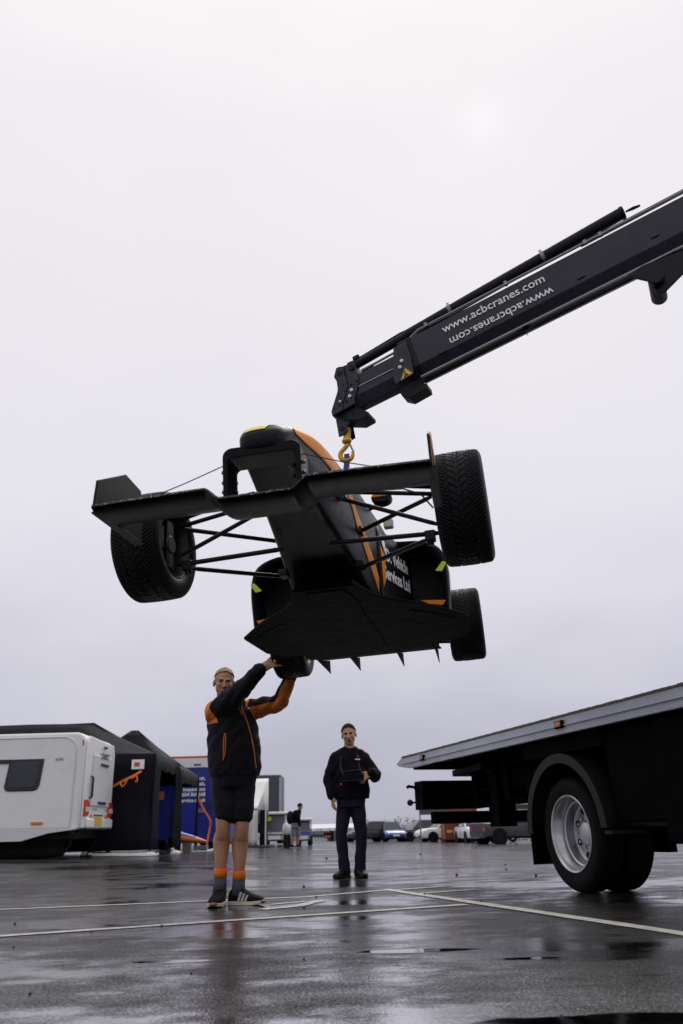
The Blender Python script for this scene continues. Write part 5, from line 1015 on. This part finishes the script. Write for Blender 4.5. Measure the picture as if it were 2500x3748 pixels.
# --- golf buggies
def buggy(name, px, Y, label, h=1.5, body=None, text=None, w=1.1):
    p = q(px, 3095, Y); r = root_at(name, p); r_b = gz(p[0], p[1]); x = p[0]; body = body or M_LGREY; grp(r, label, 'golf buggy')
    P = lambda a, b, c: V3(x + a, Y + b, r_b + c)
    roof = MB().rings([[P(-w * .55, y, h - .13), P(-w * .54, y, h - .05), P(-w * .4, y, h - .01), P(0, y, h), P(w * .4, y, h - .01), P(w * .54, y, h - .05), P(w * .55, y, h - .13)] for y in (-.14, 1.5)]); part(MB().box(P(0, .66, h - .06), (w * 1.12, 1.70, .13)), 'roof', M_CWHITE, r, bevel=.05, seg=3)
    for a in (-w * .46, w * .46):
        for y in (0.0, 1.4): part(MB().cyl(P(a, y, .4), P(a, y, h - .06), .02, n=8), 'roof_post', M_GSTEEL, r)
        for y in (.05, 1.35): part(MB().lathe([(-.08, .08), (-.08, .20), (-.04, .23), (.04, .23), (.08, .20), (.08, .08)], P(a * .95, y, .23), (1, 0, 0), 20), 'wheel', M_TTYRE, r)
    part(MB().hexa([P(-w * .5, -.22, .22), P(w * .5, -.22, .22), P(w * .5, -.10, .62), P(-w * .5, -.10, .62), P(-w * .5, .35, .22), P(w * .5, .35, .22), P(w * .5, .35, .66), P(-w * .5, .35, .66)]), 'front_cowl', body, r, bevel=.04)
    part(MB().hexa([P(-w * .43, -.06, .66), P(w * .43, -.06, .66), P(w * .43, .02, h - .1), P(-w * .43, .02, h - .1), P(-w * .43, -.045, .66), P(w * .43, -.045, .66), P(w * .43, .035, h - .1), P(-w * .43, .035, h - .1)]), 'windscreen', mat('smoked_screen', (.10, .10, .12), .2), r)
    part(MB().box(P(0, .9, .55), (w * .9, .5, .3)), 'seat', M_DARK, r, bevel=.04); part(MB().box(P(0, .7, .32), (w * .95, 1.5, .12)), 'chassis', M_DARK, r)
    bp_ = part(MB().box(P(0, -.245, .36), (w * .55, .03, .16)), 'number_board', M_WHITE, r)
    for a in (-w * .34, w * .34): part(MB().box(P(a, -.235, .36), (.06, .04, .16)), 'headlight', M_YEL, r)
    if text: o = letters(text, .115, M_WHITE, m4(P(0, -.20, .54), (1, 0, 0), (0, .25, 1)), r, bold=.004); o.data.transform(r.matrix_world.inverted()); part(MB().box(P(-w * .26, -.075, h - .28), (.22, .02, .18)), 'screen_sticker', M_YEL, r)
    return r
buggy('golf_buggy', 1006, 38, 'dark golf buggy with lettered front and yellow windscreen sticker', 1.42, None, 'MINI CHALLENGE', 1.02)
b2g = buggy('golf_buggy', 1112, 40, 'blue golf buggy with cream roof beside the walking man', 1.20, M_BLUE, None, .62)
# --- far paddock building with shed roofs, tree line
bl = root_at('paddock_building', (2, 112)); grp(bl, 'long low grey paddock building with pale roof and dark sign band', 'building'); M_BLD = mat('pale_cladding', (.34, .36, .41), .6, var=.12, vscale=.3); M_ROOF = mat('pale_metal_roof', (.66, .67, .70), .5, var=.06, vscale=.2); M_DROOF = mat('slate_roof', (.13, .14, .17), .6, var=.1, vscale=.2)
def bz(x0, x1, y0, y1, Y0, dep, m, name, par=None): a = q(x0, y1, Y0); c = q(x1, y0, Y0); return part(MB().box(((a[0] + c[0]) / 2, Y0 + dep / 2, (a[2] + c[2]) / 2), (abs(c[0] - a[0]), dep, abs(c[2] - a[2]))), name, m, bl, par)
def roofp(x0, x1, y_e, y_r, Y0, dep, m, name):
    a, b = q(x0, y_e, Y0), q(x1, y_e, Y0); zr = q(x0, y_r, Y0)[2] - a[2]
    return part(MB().prism([(a[0], Y0, a[2]), (a[0], Y0 + dep, a[2]), (a[0], Y0 + dep * .6, a[2] + zr)], (b[0] - a[0], 0, 0)), name, m, bl)
bz(1050, 1455, 3034, 3110, 112, 12, M_BLD, 'wall'); roofp(1045, 1395, 3036, 3018, 111.5, 14, M_ROOF, 'roof'); roofp(1395, 1462, 3040, 3030, 111, 12, M_ROOF, 'roof')
bz(1100, 1208, 3046, 3058, 111.5, .4, M_DARK, 'sign_band'); bz(1193, 1209, 3058, 3066, 111.3, .4, M_VOR, 'orange_sign'); bz(1210, 1222, 3040, 3098, 111.4, .4, M_DARK, 'doorway')
o = letters('HOME CENTRE', .34, M_ROOF, m4(q(1152, 3052, 111.2), (1, 0, 0), (0, 0, 1)), bl); o.data.transform(bl.matrix_world.inverted())
for k in range(8): bz(1112 + k * 11, 1120 + k * 11, 3066, 3084, 111.6, .3, M_ROOF, 'window')
for k in range(8): bz(1350 + k * 6.5, 1354 + k * 6.5, 3030, 3044, 111.6, .3, M_DROOF, 'window')
roofp(1370, 1440, 3022, 3001, 125, 14, M_DROOF, 'gable_roof'); bz(1455, 1545, 3027, 3030, 100, 6, M_ROOF, 'canopy'); bz(1450, 1550, 3030, 3095, 106, 4, M_BLD, 'wall')
for k in range(5): bz(1460 + k * 18, 1472 + k * 18, 3040, 3060, 105.6, .5, M_DROOF, 'window')
tr = MB(); 
for k in range(16000):
    x = random.uniform(-60, 130); h = 3.6 + .9 * math.sin(x * .09) + .5 * math.sin(x * .31 + 1) + .3 * math.sin(x * 1.1) + random.uniform(-1.5, .4); z = random.uniform(-5, h); y = 330 + random.uniform(-10, 10); s = random.uniform(.15, .38)
    v = [V3(x, y, z) + V3(*RNG.normal(0, s, 3)) for _ in range(3)]; tr.add(v, [(0, 1, 2)])
o = tr.build('far_trees', mat('haze_grey_foliage', (.16, .17, .19), .9, var=.25, vscale=.1), smooth=0, fix=False); grp(o, 'misty tree line on the horizon behind the paddock', 'trees', kind='stuff')  # haze over the distant trees is put into their grey colour
# ---------------------------------------------------------------- parked vehicles at the far side
def vehicle(name, px, Y, rz, label, L=4.5, Wd=1.85, H=1.68, col=None, style='suv', scale=1.0):
    p = q(px, 3075, Y); r = root_at(name, p, rz); grp(r, label, 'car'); m = col; hl = L / 2; hw = Wd / 2; hh = H * .58
    if style == 'suv': st = [(hl, .38, .62, .80), (hl - .12, .26, .80, .92), (hl - .55, .22, .95, .98), (hl - 1.25, .22, hh + .02, 1), (0, .22, hh + .05, 1), (-hl + .5, .22, hh + .08, 1), (-hl + .08, .30, hh + .06, .95), (-hl, .42, hh - .1, .88)]; gh = (hl - 1.22, hl - 2.05, -hl + .55, -hl + .12)
    elif style == 'pickup': st = [(hl, .42, .80, .86), (hl - .15, .34, 1.0, .95), (hl - 1.3, .3, 1.08, 1), (0, .3, 1.1, 1), (-hl + .05, .35, 1.12, .98), (-hl, .45, 1.1, .95)]; gh = (hl - 1.35, hl - 1.95, -.35, -.55)
    else: st = [(hl, .34, .52, .78), (hl - .15, .22, .66, .92), (hl - .6, .18, .78, .98), (hl - 1.2, .18, hh, 1), (0, .18, hh + .03, 1), (-hl + .4, .18, hh + .04, .98), (-hl + .05, .28, hh, .92), (-hl, .40, hh - .12, .85)]; gh = (hl - 1.15, hl - 1.95, -hl + .65, -hl + .2)
    R = []
    for x, z0, z1, wk in st:
        w = hw * wk; R.append([V3(x, w * a, z0 + (z1 - z0) * b) for a, b in ((-.80, 0), (-.98, .12), (-1, .45), (-.985, .75), (-.92, .95), (-.72, 1), (.72, 1), (.92, .95), (.985, .75), (1, .45), (.98, .12), (.80, 0))])
    body = MB().rings(R).build('body', m, r, smooth=45, bevel=.02)
    f0, f1, r1, r0 = gh; zb = hh - .01 if style != 'pickup' else 1.06; G = [V3(f0, -hw * .9, zb), V3(f0, hw * .9, zb), V3(r0, hw * .9, zb), V3(r0, -hw * .9, zb), V3(f1, -hw * .68, H), V3(f1, hw * .68, H), V3(r1, hw * .68, H), V3(r1, -hw * .68, H)]
    cab = MB().hexa([G[i] for i in range(8)]).build('cabin', m, r, bevel=.05, seg=3)
    def pane(a, b, c, d, k=.86, nm='window'):
        c0 = (a + b + c + d) / 4; n = unit(np.cross(b - a, d - a)); out = 1 if n @ (c0 - V3((f0 + r0) / 2, 0, (zb + H) / 2)) > 0 else -1; P = [c0 + (v - c0) * k + n * out * .006 for v in (a, b, c, d)]; MB().prism(P, n * out * .006).build(nm, M_GLASS, cab)
    pane(G[0], G[1], G[5], G[4], .88, 'windscreen'); pane(G[3], G[2], G[6], G[7], .82, 'rear_window')
    for s in (0, 1):
        a, b, c, d = (G[1], G[2], G[6], G[5]) if s else (G[0], G[3], G[7], G[4]); mid0, mid1 = (a + b) / 2, (c + d) / 2; pane(a, mid0, mid1, d, .86, 'side_window'); pane(mid0, b, c, mid1, .84, 'side_window')
    wr = .34 if style != 'pickup' else .40
    for x in (hl - .88, -hl + .82):
        for s in (-1, 1):
            y = s * (hw - .10); MB().cyl((x, s * (hw - .06), wr), (x, s * (hw + .004), wr), wr + .06, n=24).build('wheel_well_shade', M_DARK, r)  # matt black disc stands in for the shade inside the wheel well
            w = MB().lathe([(-.10, wr * .62), (-.10, wr * .9), (-.06, wr), (.06, wr), (.11, wr * .9), (.11, wr * .62)], (x, y, wr), (0, s, 0), 28).build('wheel', M_TTYRE, r); sp = MB().lathe([(.06, wr * .62), (.05, wr * .55), (.07, wr * .2), (.08, 0)], (x, y, wr), (0, s, 0), 20)
            for k in range(5): t = k * 2 * math.pi / 5; sp.box((x + math.cos(t) * wr * .38, y + s * .085, wr + math.sin(t) * wr * .38), (.06, .03, wr * .5), [V3(-math.sin(t), 0, math.cos(t)), V3(0, 1, 0), V3(math.cos(t), 0, math.sin(t))])
            sp.build('rim', M_RIM if style != 'hatch' else M_SILV, w)
    for s in (-1, 1):
        MB().prism([(hl - .30, s * hw * .93, .86 * H * .52 + .05), (hl - .02, s * hw * .62, .42 * H), (hl - .02, s * hw * .62, .36 * H), (hl - .22, s * hw * .95, .42 * H)], (.02, s * .012, .0)).build('headlight', M_CLEAR, r)
        MB().ball((f1 + .35, s * (hw + .06), zb + .10), (.06, .09, .07), 10, 7).build('mirror', m, r); MB().box((-hl + .02, s * hw * .78, hh - .22), (.06, .22, .18)).build('tail_lamp', M_RED, r)
        MB().box((0, s * (hw + .002), .80), (.012, .008, .8)).build('door_seam', M_FRAME, r); MB().box((-.15, s * (hw + .012), .92), (.16, .02, .03)).build('door_handle', m, r)
    MB().box((hl + .005, 0, .40), (.05, Wd * .62, .20)).build('grille', M_FRAME, r, bevel=.01); MB().box((hl + .034, 0, .45), (.01, .5, .11)).build('number_plate', M_WHITE, r)
    return r
M_PWHITE = mat('white_car_paint', (.80, .80, .82), .25, var=.03, coat=.4); M_PBLK = mat('black_car_paint', (.016, .016, .020), .25, var=.2, coat=.4); M_PBLU = mat('blue_car_paint', (.02, .04, .24), .25, var=.1, coat=.4); M_PGRY = mat('dark_grey_paint', (.03, .03, .034), .35, var=.2)
vehicle('parked_car', 1637, 63, rad(196), 'white SUV parked beside the brown container', 4.6, 1.85, 1.66, M_PWHITE)
vehicle('parked_car', 1545, 68, rad(198), 'black estate car parked behind the white SUV', 4.6, 1.85, 1.60, M_PBLK)
vehicle('parked_car', 1434, 66, rad(278), 'blue and white hatchback parked left of the black car', 3.9, 1.7, 1.42, M_PBLU, 'hatch')
vehicle('parked_car', 1738, 55, rad(275), 'white car facing us between the container and the truck', 4.4, 1.8, 1.62, M_PWHITE)
vehicle('parked_car', 1905, 47, rad(20), 'dark pickup parked under the truck tail', 5.2, 1.9, 1.75, M_PGRY, 'pickup')
vehicle('parked_car', 1345, 66, rad(205), 'dark small car seen between the legs of the man in jeans', 3.9, 1.7, 1.45, M_PGRY, 'hatch')
# brown container, white van behind the truck, lamp post
cn = root_at('container', q(1690, 3070, 58)); cb_ = gz(*q(1690, 3070, 58)[:2]); grp(cn, 'rust brown box container standing behind the truck tail', 'container'); M_RUST = mat('brown_container', (.24, .055, .025), .6, var=.15, vscale=1.2); a, c = q(1630, 3070, 58), q(1755, 3070, 58)
part(MB().box(((a[0] + c[0]) / 2, 59.3, cb_ + 1.3), (c[0] - a[0], 2.4, 2.2)), 'container_body', M_RUST, cn, bevel=.02); part(MB().box(((a[0] + c[0]) / 2, 59.3, cb_ + .12), (c[0] - a[0], 2.2, .22)), 'skid', M_DARK, cn)
for k in range(14): part(MB().box((a[0] + .1 + k * (c[0] - a[0] - .2) / 13, 58.08, cb_ + 1.3), (.05, .04, 2.0)), 'corrugation', M_RUST, cn)
part(MB().box((q(1646, 3045, 58)[0], 58.04, cb_ + .72), (.36, .04, .18)), 'yellow_label', M_NPLATE, cn)
wv = root_at('panel_van', q(1900, 2950, 62)); wz = gz(*q(1900, 2950, 62)[:2]); grp(wv, 'tall white panel van seen through the truck underframe', 'van'); a, c = q(1838, 2970, 62), q(1990, 2970, 62)
part(MB().box(((a[0] + c[0]) / 2, 63, wz + 1.55), (c[0] - a[0], 2, 2.2)), 'body', M_PWHITE, wv, bevel=.12, seg=3); part(MB().box(((a[0] + c[0]) / 2 - .2, 61.97, wz + 2.75 - .45), (c[0] - a[0] - .9, .04, .5)), 'windscreen', M_GLASS, wv)
for x in (a[0] + .6, c[0] - .6): part(MB().lathe([(-.1, .15), (-.1, .33), (.1, .33), (.1, .15)], (x, 62.1, wz + .34), (0, 1, 0), 24), 'wheel', M_TTYRE, wv)
lp = root_at('lamp_post', q(1541, 3075, 57)); lz = gz(*q(1541, 3075, 57)[:2]); grp(lp, 'thin pale post standing by the white SUV bonnet', 'post'); x = q(1541, 3060, 57)[0]; part(MB().cyl((x, 57, lz), (x, 57, lz + 2.1), .055, .045, n=10), 'pole', M_GSTEEL, lp); part(MB().box((x + 1.0, 57, lz + 1.92), (2.0, .06, .42)), 'sign_panel', M_LGREY, lp)
# --- man walking in the distance with a backpack
Y3 = 33.0; p3 = root_at('person', q(1078, 3098, Y3)); grp(p3, 'distant man walking in black top and grey shorts with a backpack', 'person'); A3 = lambda x, y, Y=Y3: at(x, y, Y)
hc3 = A3(1098, 2953); b3 = MB(); P3, H3 = head(b3, hc3, unit(V3(.75, -.6, -.25)), V3(.1, 0, 1), 1.08); limb(b3, [hc3 + V3(-.02, 0, -.08), hc3 + V3(-.06, 0, -.2)], [.058, .065], 14, 4)
h3a, h3b = A3(1076, 3022), A3(1088, 3022, Y3 + .15); torso(b3, [(A3(1080, 3020), .14, .11), (A3(1085, 2995), .15, .12), (A3(1088, 2970), .16, .11)], V3(.8, -.6, 0))
k3a, k3b = A3(1074, 3058), A3(1092, 3060, Y3 + .15); a3a, a3b = A3(1068, 3092), A3(1089, 3096, Y3 + .15)
for h_, k_, a_ in ((h3a, k3a, a3a), (h3b, k3b, a3b)): limb(b3, [h_, k_, k_ * .6 + a_ * .4, a_], [.09, .06, .062, .042], 14, 5)
s3, e3, w3 = A3(1088, 2974, Y3 - .2), A3(1094, 3003, Y3 - .22), A3(1097, 3022, Y3 - .25); limb(b3, [s3, e3, w3], [.05, .045, .034], 12, 5); hand(b3, w3, V3(.1, -.1, -1), V3(-.8, .5, 0), 1.0); fobj(b3, 'body', M_SKIN3, p3, .008, 3)
face_on(p3, P3, H3, 1.08, M_BROWN, M_LIP); hair_cap(P3, H3, 1.08, .8, 1, .006, M_BROWN, p3)
t3 = MB(); torso(t3, [(A3(1080, 3012), .165, .135), (A3(1084, 2992), .18, .145), (A3(1088, 2970), .185, .13), (A3(1092, 2964), .09, .085)], V3(.8, -.6, 0)); limb(t3, [s3, e3, w3], [.085, .075, .055], 14, 5); fobj(t3, 'black_top', M_BLK, p3, .010, 3)
n3 = MB(); torso(n3, [(A3(1079, 3030), .155, .13), (A3(1080, 3012), .16, .13)], V3(.8, -.6, 0))
for h_, k_ in ((h3a, k3a), (h3b, k3b)): limb(n3, [h_, k_ + V3(0, 0, .05)], [.115, .098], 14, 6)
fobj(n3, 'grey_shorts', mat('grey_shorts', (.22, .24, .25), .85, var=.15), p3, .010, 3)
bk = MB(); bk.ball(A3(1063, 2993), (.16, .18, .25), 16, 12); fobj(bk, 'backpack', M_DARK, p3, .012, 2)
for a_ in (a3a, a3b): shoe(p3, V3(a_[0] - .06, a_[1], gz(a_[0], a_[1])), V3(a_[0] + .2, a_[1] - .08, gz(a_[0], a_[1])), .1, .08, gum=False)
for px, Y, lab in ((1046, 34.0, 'white carrier bag hanging beside the dark golf buggy'), (1058, 34.2, 'white and red bag next to the walking man')):
    c = A3(px, 3035, Y); b = MB(); b.ball(c, (.14, .10, .24), 14, 10); b.tube([c + V3(-.05, 0, .2), c + V3(0, 0, .33), c + V3(.05, 0, .2)], .012, 6); o = b.build('bag_on_rack', M_VWHITE, smooth=60); rk = MB().cyl((c[0], c[1], gz(c[0], c[1])), (c[0], c[1], c[2] - .2), .10, .06, n=10)
    o.data.name = 'kit_bag'; o.name = 'kit_bag'; grp(o, lab, 'bag')
    o2 = rk.build('stand', M_DARK, o)
